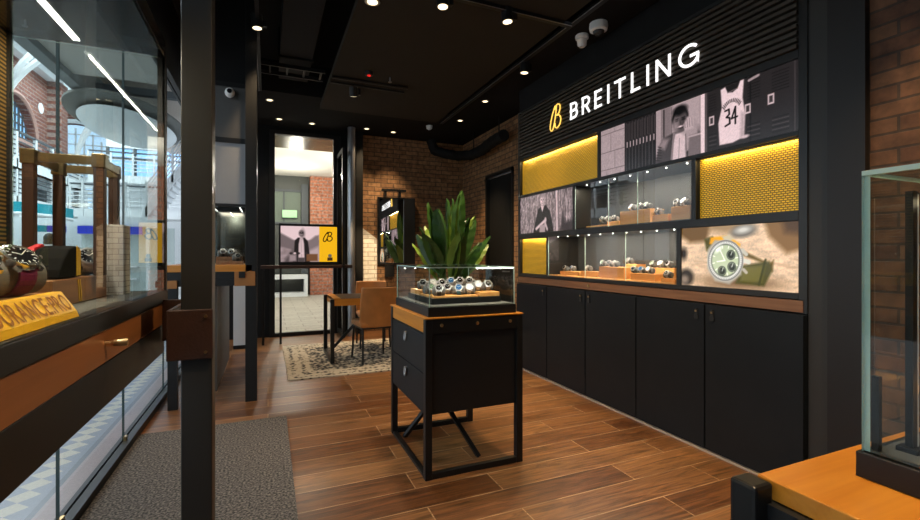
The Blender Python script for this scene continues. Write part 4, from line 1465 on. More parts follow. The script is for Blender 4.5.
def display_box(x0, y0, x1, y1, z0, h, lb, m='walnutbox', stripes=None):
    t = thing('display_box', lb, 'display block', ((x0 + x1) / 2, (y0 + y1) / 2, z0), 'wooden display boxes on the near counter')
    obj('body', bx(x0, y0, z0 + 0.0005, x1, y1, z0 + h), m, t, bevel=0.002)
    if stripes:
        mb = MB()
        for k in range(2):
            y = stripes + k * 0.011
            mb.prism([(y, 0.004), (y + 0.006, 0.004), (y - 0.004, h - 0.004), (y - 0.010, h - 0.004)], lambda a, b, t_: (x1 + t_, a, z0 + b), 0.0002, 0.0012)
        obj('stripe', mb, 'yellow', t)
    return t


display_box(-0.50, 0.72, -0.375, 1.135, CT, 0.040, 'long walnut box behind the yellow sign, carrying the nearest watches')
display_box(-0.672, 1.20, -0.415, 1.545, CT, 0.060, 'walnut box with two slanted yellow stripes on the near counter', stripes=1.345)
display_box(-0.672, 0.80, -0.57, 1.15, CT, 0.150, 'tall walnut box behind the nearest watches')
watch('black', 'purple', 1.42, 'large steel chronograph on a purple strap, right of the nearest pair in the window', (-0.425, 1.045, CT + 0.041), R(62), 'watches in the near window showcase')
watch('black', 'olive', 1.42, 'large steel chronograph on an olive strap, at the left edge of the window', (-0.43, 0.925, CT + 0.041), R(60), 'watches in the near window showcase')
watch('black', 'steel', 1.2, 'steel wristwatch beside the black pouch on the striped walnut box', (-0.452, 1.495, CT + 0.061), R(35), 'watches in the near window showcase')
PO = thing('watch_pouch', 'rounded black watch pouch with red edge and yellow stripe on the striped walnut box', 'pouch', (-0.47, 1.31, CT + 0.061))
prof = [(-0.075, 0.0), (0.052, 0.0), (0.056, 0.03), (0.045, 0.062), (0.02, 0.075), (-0.02, 0.066), (-0.05, 0.045), (-0.07, 0.02)]
fP = lambda a, b, t: (-0.47 + 0.02 + t, 1.325 + a, CT + 0.0615 + b)
obj('body', MB().prism(prof, fP, -0.03, 0.03), mat('matt_black_fabric', (0.008, 0.008, 0.008), 0.95, spec=0.1), PO, bevel=0.004)
obj('red_edge', MB().prism([(p[0] * 1.02, p[1] * 1.05) for p in prof], fP, -0.045, -0.031), 'red', PO, bevel=0.002)
obj('yellow_stripe', MB().prism([(0.018, 0.004), (0.042, 0.004), (0.043, 0.062), (0.020, 0.0755)], fP, 0.0300, 0.0315), 'yellow', PO)
WB = obj('brick_block', bx(-0.440, 1.56, CT + 0.0005, -0.380, 1.63, CT + 0.200), 'brick_white', None, bevel=0.001)
tag(WB, 'white brick display block at the far corner of the near counter', 'display block')

FS = thing('watch_display_stand', 'open stand of leather-wrapped posts with brass corner joints in the near window showcase', 'display stand', (-0.47, 1.5, CT))
pz = 1.557
pts = {'a': (-0.538, 1.43), 'b': (-0.398, 1.43), 'c': (-0.538, 1.60), 'd': (-0.412, 1.60)}
for k, (x, y) in pts.items():
    z0 = CT + 0.201 if k == 'd' else CT + (0.0615 if k in 'ab' else 0.0005)
    pp = obj('post', bx(x - 0.0115, y - 0.0115, z0, x + 0.0115, y + 0.0115, pz - 0.03), mat('dark_leather_post', (0.045, 0.017, 0.008), 0.5), FS, bevel=0.002)
    obj('brass_cap', bx(x - 0.0145, y - 0.0145, pz - 0.034, x + 0.0145, y + 0.0145, pz + 0.002), 'oldbrass', FS, bevel=0.002)
for p, q in (('a', 'b'), ('c', 'd'), ('a', 'c'), ('b', 'd')):
    (x0, y0), (x1, y1) = pts[p], pts[q]
    hx, hy = (0.0, 0.004) if y0 == y1 or abs(x1 - x0) > 0.05 else (0.004, 0.0)
    if hy:
        a_ = bx(x0 + 0.016, y0 - 0.004, pz - 0.026, x1 - 0.016, y0 + 0.004, pz - 0.004)
    else:
        a_ = bx(x0 - 0.004, y0 + 0.016, pz - 0.026, x0 + 0.004, y1 - 0.016, pz - 0.004)
    obj('brass_rail', a_, 'oldbrass', FS, bevel=0.001)

# ================================================================== SECOND COUNTER (left, further)
SC = thing('display_counter', 'further window counter with oak edge and black post, beside the grey partition', 'counter', (-0.4, 5.0, 0))
Y0 = 4.40
obj('countertop', bx(-0.80, Y0, 1.155, -0.13, 5.9, 1.213), 'oak', SC, bevel=0.002)
obj('apron', bx(-0.79, Y0 + 0.01, 1.085, -0.16, 5.88, 1.153), 'black', SC)
obj('crossbar', MB().box(-0.86, Y0 + 0.02, 1.030, -0.185, Y0 + 0.055, 1.084), 'black', SC)
obj('leather_strap', bx(-0.27, Y0 - 0.012, 1.028, -0.105, Y0, 1.155), 'tan', SC, bevel=0.002)
obj('leather_strap', bx(-0.83, Y0 - 0.012, 1.018, -0.70, Y0, 1.085), 'tan', SC, bevel=0.002)
obj('bracket', bx(-0.235, Y0 - 0.03, 1.10, -0.185, Y0 - 0.012, 1.155), 'black', SC)
obj('post', bx(-0.185, Y0 + 0.0, 0, -0.090, Y0 + 0.09, 3.75), 'black', SC, bevel=0.002)
obj('leg', bx(-0.77, Y0 + 0.0, 0, -0.70, Y0 + 0.06, 1.03), 'black', SC)
obj('leg', bx(-0.20, 5.80, 0, -0.14, 5.86, 1.085), 'black', SC)
# partition beside it
struct('wall_left', MB().box(-0.50, 4.87, 0.0, -0.45, 6.38, 1.08), 'dkgrey')['label'] = 'low dark grey partition panel'
struct('wall_left', MB().box(-0.44, 6.93, 0.05, -0.19, 6.98, 1.8), 'lightpanel')['label'] = 'light grey panel behind the further counter'
struct('trim_3', MB().box(-0.44, 6.92, 0, -0.19, 6.99, 0.05), 'black')
# overhead panels above the showcase
PY = Y0 + 0.10
struct('wall_left', MB().box(-0.54, PY, 1.755, -0.185, PY + 0.04, 2.30), 'greypanel')['label'] = 'light grey panel above the further showcase'
struct('wall_left', MB().box(-0.54, PY, 2.345, -0.185, PY + 0.04, 2.80), 'dkgrey')['label'] = 'dark panel with camera above the grey panel'
struct('trim_4', MB().box(-0.56, PY - 0.01, 2.30, -0.185, PY + 0.05, 2.345).box(-0.56, PY - 0.01, 2.80, -0.185, PY + 0.05, 2.84).box(-0.56, PY - 0.01, 1.735, -0.185, PY + 0.05, 1.757), 'black')
struct('trim_5', MB().box(-0.56, PY, 2.84, -0.185, PY + 0.04, 3.75), 'darkwall')
SV = thing('glass_showcase', 'glass showcase on the further window counter, below the grey panel', 'showcase', (-0.33, 4.7, 1.214))
obj('mirror_back', bx(-0.48, 4.98, 1.216, -0.19, 4.985, 1.733), 'smokedmirror', SV)
obj('glass_front', bx(-0.50, PY - 0.005, 1.216, -0.19, PY + 0.001, 1.733, edge=1), ['caseglass', 'edge'], SV)
obj('glass_side', bx(-0.506, PY - 0.005, 1.216, -0.50, 4.98, 1.733, edge=1), ['caseglass', 'edge'], SV)
obj('frame', MB().box(-0.50, PY + 0.001, 1.216, -0.47, PY + 0.02, 1.733).box(-0.50, 4.985, 1.216, -0.19, 4.995, 1.733), 'black', SV)
obj('led_strip', MB().box(-0.46, 4.53, 1.725, -0.45, 4.96, 1.732).box(-0.24, 4.53, 1.725, -0.23, 4.96, 1.732), 'ledcool', SV)
lamp('showcase_light', 'AREA', (-0.34, 4.75, 1.72), 1.6, NEUT, size=0.2, size_y=0.4, parent=SV)
b2 = tag(obj('wooden_block', bx(-0.43, 4.57, 1.2145, -0.21, 4.68, 1.245), 'walnutbox', None, bevel=0.002), 'low front walnut block in the further counter showcase', 'display block')
b3 = tag(obj('wooden_block', bx(-0.44, 4.69, 1.2145, -0.27, 4.80, 1.285), 'walnutbox', None, bevel=0.002), 'taller rear walnut block in the further counter showcase', 'display block')
watch('black', 'black', 1.2, 'black-strapped watch on the low walnut block in the further counter showcase', (-0.26, 4.62, 1.2455), R(10), 'watches in the further counter showcase')
watch('black', 'black', 1.2, 'left black-strapped watch on the taller walnut block in the further counter showcase', (-0.39, 4.74, 1.2855), R(10), 'watches in the further counter showcase')
watch('black', 'steel', 1.2, 'right steel watch on the taller walnut block in the further counter showcase', (-0.31, 4.74, 1.2855), R(-10), 'watches in the further counter showcase')

# ================================================================== BACK WINDOW COUNTER WITH POSTER
BC = thing('window_counter', 'narrow dark shelf counter on thin legs in front of the back window', 'counter', (0.6, 7.25, 0))
obj('countertop', bx(-0.10, 7.05, 1.10, 1.20, 7.45, 1.145), 'leather', BC, bevel=0.003)
for x, y in ((-0.08, 7.06), (-0.08, 7.40), (0.155, 7.06), (1.10, 7.40)):
    obj('leg', bx(x, y, 0, x + 0.03, y + 0.03, 1.10), 'black', BC)
PS = thing('poster_lightbox', 'framed lit poster of a standing man with a yellow emblem panel, before the back window', 'poster', (0.58, 7.3, 1.146))
cv = Cv(0.86, 0.58, 110, PK(0.62))
cv.noise(0.15, 10, 5, 31)
cv.rect(-0.1, 0.62, 1.6, 1.1, PK(0.90))
cv.poly([(-0.1, 0.45), (-0.1, 0.86), (0.25, 0.66), (0.42, 0.55), (0.42, 0.30)], PK(0.45), 0.03)
cv.poly([(0.62, 0.50), (0.90, 0.74), (1.0, 0.76), (1.0, 0.35), (0.7, 0.3)], PK(0.50), 0.03)
cv.poly([(0.0, -0.1), (0.3, 0.34), (0.42, 0.2), (0.5, -0.1)], PK(0.34), 0.05)
cv.poly([(0.70, -0.1), (0.72, 0.3), (1.0, 0.45), (1.0, -0.1)], PK(0.72), 0.05)
cv.poly([(0.30, -0.1), (0.34, 0.30), (0.36, 0.60), (0.44, 0.68), (0.62, 0.68), (0.70, 0.58), (0.74, 0.28), (0.76, -0.1)], PK(0.14), 0.015)
cv.poly([(0.45, -0.1), (0.46, 0.5), (0.50, 0.70), (0.57, 0.70), (0.60, 0.5), (0.62, -0.1)], PK(0.82), 0.015)
cv.line(0.52, 0.64, 0.54, 0.1, 0.008, PK(0.6))
cv.rect(0.44, -0.1, 0.62, 0.12, PK(0.30), 0.02)
head(cv, 0.53, 0.80, 0.10, PK(0.45), PK(0.08), PK(0.10), True)
cv.rect(0.22, 0.02, 0.40, 0.20, PK(0.60), 0.03)
cv.rect(0.66, 0.02, 0.96, 0.22, (0.45, 0.30, 0.20), 0.02)
for k in range(5):
    cv.ell(0.26 + 0.10 * k, 0.24, 0.035, 0.03, PK(0.85 if k % 2 else 0.2), 0, 0.012)
cv.rect(1.0, -0.1, 1.60, 1.1, (0.96, 0.72, 0.10), 0.004)
for P in emblem_paths():
    cv.path([(1.10 + a * 0.42, 0.58 + b * 0.28) for a, b in P], 0.022, (0.12, 0.08, 0.02), 0.006)
cv.rect(1.22, 0.03, 1.36, 0.12, (0.25, 0.17, 0.08), 0.01)
cv.ell(1.29, 0.17, 0.05, 0.05, (0.4, 0.38, 0.34), 0, 0.01)
cv.mesh('print', lambda a, b: (0.175 + a * 0.825, 7.288, 1.195 + b * 0.545), 'screen', PS)
obj('frame', MB().box(0.15, 7.27, 1.1455, 1.03, 7.32, 1.195).box(0.15, 7.27, 1.742, 1.03, 7.32, 1.775).box(0.15, 7.27, 1.195, 0.175, 7.32, 1.742).box(1.0, 7.27, 1.195, 1.03, 7.32, 1.742).box(0.175, 7.292, 1.195, 1.0, 7.315, 1.742), 'black', PS)

# ================================================================== DESK, CHAIRS, RUGS
tag(obj('area_rug', bx(0.19, 4.95, 0.001, 2.35, 6.85, 0.012), 'rug', None), 'worn black and cream patterned rug under the desk', 'rug')
tag(obj('entrance_mat', bx(-0.845, 0.7, 0.001, 0.135, 3.87, 0.012), 'mat', None), 'dark speckled entrance mat beside the shopfront glass', 'mat')
RZ = 0.0125
DT = thing('desk', 'consulting desk with dark top, oak edge and black steel trestle legs on the rug', 'table', (1.4, 5.85, RZ))
obj('desktop', bx(0.72, 5.52, 0.735 + RZ, 2.10, 6.20, 0.765 + RZ), 'leather', DT, bevel=0.003)
obj('oak_edge', MB().box(0.74, 5.505, 0.68 + RZ, 2.10, 5.52, 0.762 + RZ).box(0.72, 5.505, 0.68 + RZ, 0.74, 6.215, 0.768 + RZ).box(0.74, 5.505, 0.7645 + RZ, 0.80, 6.21, 0.770 + RZ), 'oak', DT)
for x in (0.68, 2.06):
    for y in (5.49, 6.17):
        obj('leg', bx(x, y, RZ, x + 0.045, y + 0.06, 0.76 + RZ), 'black', DT, bevel=0.003)
    obj('foot_rail', bx(x, 5.55, RZ, x + 0.045, 6.17, RZ + 0.05), 'black', DT)
obj('brace', MB().cyl((0.725, 5.85, 0.10), (1.30, 5.85, 0.70), 0.025, n=4).cyl((2.06, 5.85, 0.10), (1.45, 5.85, 0.70), 0.025, n=4), 'black', DT)


def chair(loc, rz, label):
    t = thing('armchair', label, 'chair', (0, 0, 0), 'tan leather chairs at the desk')
    # faces +y; back at -y
    seat = MB().box(-0.22, -0.20, 0.42, 0.22, 0.24, 0.49)
    obj('seat', seat, 'tan', t, bevel=0.025, smooth=False)
    bk = MB()
    n = 12
    for sgn in (0,):
        vs, fs = [], []
        rows = 8
        for j in range(rows + 1):
            z = 0.42 + 0.48 * j / rows
            lean = -0.20 - 0.07 * (j / rows)
            hwid = 0.215 + 0.01 * math.sin(PI * j / rows)
            for i in range(n + 1):
                a = -1 + 2 * i / n
                x = a * hwid
                yb = lean - 0.015 + 0.05 * a * a
                vs.append((x, yb, z))
            for i in range(n + 1):
                a = 1 - 2 * i / n
                x = a * hwid
                yb = lean + 0.035 + 0.05 * a * a
                vs.append((x, yb, z))
        m = 2 * (n + 1)
        for j in range(rows):
            for i in range(m):
                fs.append((j * m + i, j * m + (i + 1) % m, (j + 1) * m + (i + 1) % m, (j + 1) * m + i))
        fs += [tuple(range(m))[::-1], tuple(rows * m + i for i in range(m))]
        bk.add(vs, fs)
    obj('backrest', bk, 'tan', t, smooth=True, bevel=0.012)
    for x in (-0.19, 0.19):
        obj('leg', MB().cyl((x, -0.17, 0.43), (x * 1.08, -0.22, 0), 0.013, n=10), 'black', t, smooth=True)
        obj('leg', MB().cyl((x, 0.20, 0.43), (x * 1.08, 0.23, 0), 0.013, n=10), 'black', t, smooth=True)
    obj('seat_frame', MB().box(-0.20, -0.18, 0.40, 0.20, 0.22, 0.42), 'black', t)
    t.location = loc
    t.rotation_euler = (0, 0, rz)
    return t


c1 = chair((1.20, 5.52, RZ + 0.004), R(6), 'tan leather chair with its back to the room, at the near side of the desk')
c2 = copy_tree(c1, loc=(1.38, 6.40, RZ + 0.004), rz=R(176), label='tan leather chair on the far side of the desk, only its top showing')

struct('wall_light_patch', MB().prism([(1.455, 0.65), (1.73, 0.65), (1.73, 1.58), (1.455, 1.78)], lambda a, b, t: (a, YB - t, b), 0.001, 0.006), brick('light_patch_brick', (0.84, 0.80, 0.72), (0.76, 0.71, 0.62), (0.48, 0.42, 0.34), 'XZ', mottle=0.2))['label'] = 'whitewashed brick patch with the slanted light painted in, beside the mirror'  # pale brick, its slanted shape paints the patch of light on the wall
# ================================================================== MIRROR, PLANT
MR = thing('mirror', 'black framed mirror hanging from a bar on the brick back wall', 'mirror', (2.0, YB - 0.05, 1.1))
mx0, mx1, mz0, mz1 = 1.73, 2.19, 1.14, 2.30
obj('mirror_glass', bx(mx0 + 0.02, YB - 0.035, mz0 + 0.02, mx1, YB - 0.03, mz1 - 0.02), 'mirror', MR)
obj('frame', MB().box(mx0, YB - 0.055, mz0, mx0 + 0.022, YB - 0.005, mz1).box(mx1, YB - 0.065, mz0, mx1 + 0.20, YB - 0.005, mz1).box(mx0, YB - 0.055, mz0, mx1, YB - 0.005, mz0 + 0.022).box(mx0, YB - 0.055, mz1 - 0.022, mx1, YB - 0.005, mz1).box(mx0 + 0.02, YB - 0.030, mz0 + 0.02, mx1, YB - 0.012, mz1 - 0.02), 'black', MR)
obj('hanging_bar', MB().box(1.79, YB - 0.10, 2.40, 2.22, YB - 0.07, 2.44).box(1.84, YB - 0.09, 2.30, 1.88, YB - 0.005, 2.42).box(2.09, YB - 0.09, 2.30, 2.13, YB - 0.005, 2.42), 'black', MR)
obj('bracket', bx(1.86, YB - 0.06, 0.92, 2.02, YB - 0.001, 1.13), 'black', MR)

MR.rotation_euler = (0, 0, R(-2.3))
MR.location = (2.0, YB - 0.072, 1.1)
PL = thing('potted_plant', 'tall broad-leaved plant in a dark pot in the far corner', 'plant', (2.62, 6.55, 0))
obj('pot', MB().lathe([(0.17, 0), (0.22, 0.45), (0.23, 0.48), (0.20, 0.48), (0.19, 0.44)], (2.62, 6.55, 0), 28), 'pot', PL, smooth=True)
obj('soil', MB().lathe([(0.195, 0.42), (0.19, 0.445), (0.0, 0.45)], (2.62, 6.55, 0), 20), 'soil', PL)
rp = random.Random(5)


def leaf_mesh(base, az, reach, top, length, width, twist):
    """a stem from the soil and a long paddle leaf, folded along the midrib"""
    mb = MB()
    b = Vector(base)
    dirv = Vector((math.cos(az), math.sin(az), 0))
    n = 14
    P = []
    for k in range(n + 1):
        t = k / n
        P.append(b + dirv * reach * t ** 1.7 + Vector((0, 0, top * (t - 0.10 * t ** 4))))
    side0 = Vector((-math.sin(az + twist), math.cos(az + twist), 0))
    st = int(n * (1 - length))
    mb.tube([tuple(p) for p in P[:st + 2]], [0.011 - 0.004 * i / n for i in range(st + 2)], 7)
    vs, fs = [], []
    rows = list(range(st, n + 1))
    fine = []
    for a, b2 in zip(rows, rows[1:]):
        fine += [(P[a].lerp(P[b2], q / 3)) for q in range(3)]
    fine.append(P[n])
    mN = len(fine)
    for i, p in enumerate(fine):
        t = i / (mN - 1)
        wd = width * (math.sin(PI * min(1, t * 1.0)) ** 0.6) * (1 - 0.25 * t) if 0 < t < 1 else 0.002
        tan = (fine[min(i + 1, mN - 1)] - fine[max(0, i - 1)]).normalized()
        nn = tan.cross(side0).normalized()
        for q in (-1, -0.5, 0, 0.5, 1):
            vs.append(p + side0 * wd * q + nn * (-abs(q) * wd * 0.32 + 0.006 * math.sin(9 * t * PI + q * 3)))
    for i in range(mN - 1):
        for k in range(4):
            fs.append((i * 5 + k, i * 5 + k + 1, (i + 1) * 5 + k + 1, (i + 1) * 5 + k))
    o = len(mb.v)
    mb.add(vs, fs)
    return mb


cam_az = math.atan2(-6.55, -2.62)
for k in range(30):
    az = 2 * PI * k / 30 * 2.4 + rp.uniform(-0.3, 0.3)
    ring = k / 30
    reach = 0.10 + 0.52 * ring + rp.uniform(-0.03, 0.05)
    top = 2.06 - 1.0 * ring + rp.uniform(-0.14, 0.08)
    o = obj('leaf', leaf_mesh((2.62 + 0.09 * math.cos(az), 6.55 + 0.09 * math.sin(az), 0.44), az, reach, top, rp.uniform(0.50, 0.64), rp.uniform(0.10, 0.145), rp.uniform(-1.6, 1.6)), 'leaf2' if k % 4 == 1 else 'leaf', PL, smooth=True)

# ================================================================== RIGHT FOREGROUND TABLE AND CASE
RT = thing('display_table', 'oak-topped black table in the right foreground carrying a tall glass case', 'table', (1.35, 0.0, 0))
tx0, ty1 = 0.745, 0.505
obj('tabletop', bx(tx0 + 0.016, -0.55, 0.898, 2.18, ty1 - 0.002, 0.93), 'oak', RT, bevel=0.002)
obj('apron', MB().box(tx0 - 0.001, -0.58, 0.80, tx0 + 0.02, ty1 - 0.02, 0.897).box(tx0 + 0.02, ty1 - 0.04, 0.80, 2.23, ty1 - 0.015, 0.897), 'blackfin', RT)
for x, y in ((tx0 - 0.030, ty1 - 0.030), (2.19, ty1 - 0.030), (tx0 - 0.030, -0.60), (2.19, -0.60)):
    obj('leg', bx(x, y, 0, x + 0.045, y + 0.045, 0.928), 'black', RT, bevel=0.006)
obj('body', bx(tx0 + 0.02, -0.58, 0.35, 2.22, ty1 - 0.045, 0.797), 'blackfin', RT)
RC = thing('glass_showcase', 'tall glass case with black base on the oak table in the right foreground', 'showcase', (1.25, 0.1, 0.93))
glass_case(RC, 0.912, 1.60, -0.35, 0.428, 0.9305, 1.432, 0.042, 0.008)
obj('corner_strip', bx(0.921, 0.409, 0.977, 0.930, 0.419, 1.10), 'black', RC)
obj('light_post', MB().box(0.970, 0.386, 0.977, 0.984, 0.396, 1.405).box(0.960, 0.376, 0.9765, 0.996, 0.404, 0.984), 'black', RC)
obj('post_edge', bx(0.984, 0.386, 0.984, 0.988, 0.396, 1.40), 'dial_white', RC)
obj('spot', MB().cyl((1.0, 0.38, 1.39), (1.0, 0.36, 1.38), 0.006, n=12), 'lampglow', RC)
lamp('case_light', 'SPOT', (1.005, 0.35, 1.37), 2.5, (1, 0.88, 0.7), (1.2, 0.1, 0.95), spot=120, parent=RC)
tag(obj('wooden_block', bx(1.03, 0.28, 0.9775, 1.18, 0.36, 1.055), 'oakblock', None, bevel=0.002), 'oak block inside the tall glass case at the right edge', 'display block')

# ================================================================== CEILING FITTINGS
TR = thing('light_track', 'long black track along the ceiling in front of the display wall', 'light track', (2.3, 3.5, 3.2))
obj('rail', bx(2.285, 0.3, 3.19, 2.325, 6.08, 3.225), 'black', TR)
obj('chrome_edge', MB().box(2.280, 0.3, 3.19, 2.285, 6.08, 3.195), 'satin', TR)
obj('cover_plate', bx(2.325, 0.3, 3.205, 2.69, 4.56, 3.225), 'ceil', TR)
TR2 = thing('light_track', 'short black cross track on the grey ceiling panel', 'light track', (1.6, 3.04, 3.18))
obj('rail', bx(0.95, 3.02, 3.165, 2.28, 3.055, 3.199), 'black', TR2)
obj('chrome_edge', bx(0.95, 3.015, 3.165, 2.28, 3.02, 3.17), 'satin', TR2)


def spot(x, y, z, tgt, e, label, zt=3.165, col=WARM, ang=62, white=False):
    t = thing('track_spotlight', label, 'spotlight', (x, y, zt), 'black track spotlights')
    dv = (Vector(tgt) - Vector((x, y, z))).normalized()
    dv = Vector((dv.x * 0.5, dv.y * 0.5, -1)).normalized()
    p0 = Vector((x, y, z)) - dv * 0.11
    obj('housing', MB().cyl(p0, (x, y, z), 0.046, 0.046, 22), 'black', t, smooth=True)
    obj('bracket', MB().box(x + 0.047, y - 0.02, z + 0.02, x + 0.075, y + 0.02, zt), 'black', t)
    obj('lens', MB().cyl(Vector((x, y, z)) + dv * 0.0005, Vector((x, y, z)) + dv * 0.002, 0.036, 0.036, 18), 'lampglow', t)
    lamp('spot_light', 'SPOT', Vector((x, y, z)) + dv * 0.012, e, col, tgt, spot=ang, blend=0.7, radius=0.035, parent=t)


spot(1.166, 3.05, 3.10, (1.15, 2.7, 0), 150, 'track spotlight nearest the camera side, shining whiter over the middle table', col=NEUT)
spot(1.70, 3.05, 3.10, (2.1, 2.8, 0.0), 150, 'track spotlight on the cross track nearer the display wall')
spot(2.33, 3.84, 3.10, (2.2, 4.2, 0), 110, 'track spotlight on the long track before the shop sign', zt=3.19)


def downlight(x, y, z, e, label, tgt=None, ang=75, r=0.045):
    t = thing('downlight', label, 'ceiling light', (x, y, z), 'recessed ceiling downlights')
    obj('bezel', MB().lathe([(r, 0), (r + 0.008, -0.004), (r - 0.008, -0.006), (r - 0.012, -0.001)], (x, y, z - 0.0005), 20), 'satin', t, smooth=True)
    obj('lens', MB().cyl((x, y, z - 0.003), (x, y, z - 0.0075), r - 0.012, r - 0.012, 16), 'lampglow', t)
    lamp('down_light', 'SPOT', (x, y, z - 0.02), e, WARM, tgt or (x, y, 0), spot=ang, blend=0.8, radius=0.035, parent=t)


downlight(2.66, 5.38, CZ, 230, 'downlight over the passage between display wall and black door')
downlight(2.69, 6.30, CZ, 260, 'downlight above the potted plant', (2.68, 6.6, 0))
downlight(0.155, 7.30, CZ, 40, 'downlight before the back window, left one')
downlight(0.63, 7.35, CZ, 40, 'downlight before the back window, right one')
downlight(1.47, 7.30, CZ, 120, 'downlight beside the steel column')
downlight(1.92, 7.33, CZ, 120, 'downlight above the mirror')
downlight(0.72, 3.36, 3.2, 60, 'downlight at the near edge of the grey ceiling panel', r=0.05)
downlight(0.02, 6.45, CZ, 50, 'downlight above the far end of the further counter')
downlight(0.80, 6.40, CZ, 60, 'pale downlight beside the far corner of the grey ceiling panel', (1.1, 6.2, 0))
# left rail with a spotlight
TR3 = thing('light_track', 'narrow ceiling rail running above the window counters', 'light track', (-0.08, 4.5, 3.3))
obj('rail', bx(-0.10, 1.2, 3.30, -0.07, 6.0, 3.33), 'black', TR3)
obj('chrome_edge', bx(-0.105, 4.3, 3.295, -0.098, 6.0, 3.302), 'satin', TR3)
spot(-0.085, 4.22, 3.24, (0.25, 4.4, 0), 90, 'track spotlight on the narrow left rail', zt=3.30)
# more light over the floor from fixtures nearer the camera
spot(1.95, 1.6, 3.10, (1.9, 1.9, 0), 120, 'track spotlight overhead near the camera, beside the long track', zt=3.2)
spot(0.9, 0.6, 3.10, (1.3, 0.2, 0.9), 170, 'track spotlight overhead above the foreground table', zt=3.2)
spot(-0.085, 2.3, 3.24, (0.0, 2.9, 0), 60, 'near track spotlight on the narrow left rail', zt=3.30)
spot(0.75, 0.75, 3.10, (-0.30, 1.0, 1.15), 190, 'added overhead spotlight brightening the near window counter', zt=3.2, ang=40)  # added out of view to brighten the dark drawer front
spot(1.9, 0.35, 3.10, (2.7, 0.8, 1.2), 130, 'added overhead spotlight brightening the near brick wall', zt=3.2, ang=60)  # added out of view to brighten the brick behind the glass case
# added spotlight, makes the light patch on the brick beside the mirror
spot(0.90, 5.2, 3.11, (1.60, 7.72, 1.20), 700, 'added spotlight under the grey panel making a light patch on the back wall', zt=3.2, ang=16)

# dark ducts in the open ceiling bay
DU = thing('ceiling_duct', 'black rectangular duct in the open ceiling bay on the left', 'duct', (0.25, 3.0, 3.4))
obj('duct', MB().box(0.12, 0.5, 3.45, 0.45, 5.9, 3.72), 'darkwall', DU)
for y in (2.0, 3.6, 5.2):
    obj('duct_flange', bx(0.10, y, 3.43, 0.47, y + 0.04, 3.745), 'darkwall', DU)
CB = thing('cable_tray', 'black cable ladder across the open ceiling bay', 'cable tray', (0.2, 5.3, 3.4))
cbm = MB().box(-0.4, 5.30, 3.36, 0.6, 5.32, 3.40).box(-0.4, 5.55, 3.36, 0.6, 5.57, 3.40)
for k in range(6):
    cbm.box(-0.35 + k * 0.18, 5.32, 3.37, -0.33 + k * 0.18, 5.55, 3.385)
obj('ladder', cbm, 'black', CB)
# pipe on the far right corner
PP = thing('ceiling_pipe', 'thick black ribbed pipe running along the right brick wall under the ceiling', 'pipe', (3.15, 6.8, 2.95))
path = [(3.15, 5.75, 3.04), (3.15, 6.1, 3.03), (3.15, 6.5, 2.98), (3.14, 6.9, 2.98), (3.05, 7.25, 3.03), (2.88, 7.45, 3.10), (2.72, 7.55, 3.16), (2.66, 7.56, 3.35)]
fine = []
P = [Vector(p) for p in path]
for i in range(len(P) - 1):
    for k in range(6):
        fine.append(P[i].lerp(P[i + 1], k / 6))
fine.append(P[-1])
obj('pipe', MB().tube(fine, [0.085 + 0.004 * math.sin(i * 2.2) for i in range(len(fine))], 14), 'darkwall', PP, smooth=True)
obj('hanger', MB().box(3.145, 5.9, 3.10, 3.155, 5.92, 3.35).box(3.145, 6.8, 3.04, 3.155, 6.82, 3.35), 'black', PP)
# sensors and cameras
SN = thing('motion_sensor', 'small white ceiling sensor near the far brick corner', 'sensor', (2.35, 6.75, CZ))
obj('base', MB().cyl((2.35, 6.75, CZ - 0.001), (2.35, 6.75, CZ - 0.05), 0.05, 0.045, 20), 'white', SN, smooth=True)
obj('dome', MB().ell((2.35, 6.75, CZ - 0.05), (0.03, 0.03, 0.02)), 'white', SN, smooth=True)
def onz(u, v, z):
    dd = 450 * (1.3 - z) / (v - 255)
    l = (u - 460) / 450 * dd
    C_, S_ = math.cos(YAW), math.sin(YAW)
    return l * C_ + dd * S_, dd * C_ - l * S_


x, y = onz(582, 36, 3.2)
K1 = thing('ceiling_sensor', 'white cup-shaped ceiling detector, left of the dome camera above the sign', 'sensor', (x, y, 3.2))
obj('base', MB().lathe([(0.055, 0), (0.058, -0.012), (0.055, -0.03), (0.042, -0.04)], (x, y, 3.2045), 24), 'white', K1, smooth=True)
obj('cup', MB().lathe([(0.042, -0.04), (0.038, -0.085), (0.025, -0.10), (0.0, -0.103)], (x, y, 3.2045), 24), 'white', K1, smooth=True)
x, y = onz(598.5, 24, 3.2)
K2 = thing('dome_camera', 'white dome security camera above the shop sign', 'camera', (x, y, 3.2))
obj('base', MB().lathe([(0.072, 0), (0.075, -0.03), (0.070, -0.058), (0.050, -0.066)], (x, y, 3.2045), 24), 'white', K2, smooth=True)
obj('dome', MB().ell((x, y, 3.2045 - 0.066), (0.047, 0.047, 0.036)), mat('smoked_dome', (0.03, 0.03, 0.03), 0.08), K2, smooth=True)
K3 = thing('dome_camera', 'small white round camera hung on the dark panel above the further counter', 'camera', (-0.31, PY - 0.05, 2.74))
obj('base', MB().cyl((-0.31, PY - 0.001, 2.74), (-0.31, PY - 0.04, 2.74), 0.035, 0.035, 20), 'white', K3, smooth=True)
obj('ball', MB().ell((-0.31, PY - 0.06, 2.73), (0.04, 0.035, 0.045)), 'white', K3, smooth=True)
obj('lens', MB().cyl((-0.31, PY - 0.09, 2.735), (-0.31, PY - 0.098, 2.735), 0.02, 0.02, 14), 'dial_black', K3)
x, y = onz(369, 73, 3.19)
K4 = thing('smoke_alarm', 'dark ceiling alarm with a red light under the grey panel', 'alarm', (x, y, 3.2))
obj('body', MB().cyl((x, y, 3.199), (x, y, 3.165), 0.045, 0.04, 20), 'black', K4, smooth=True)
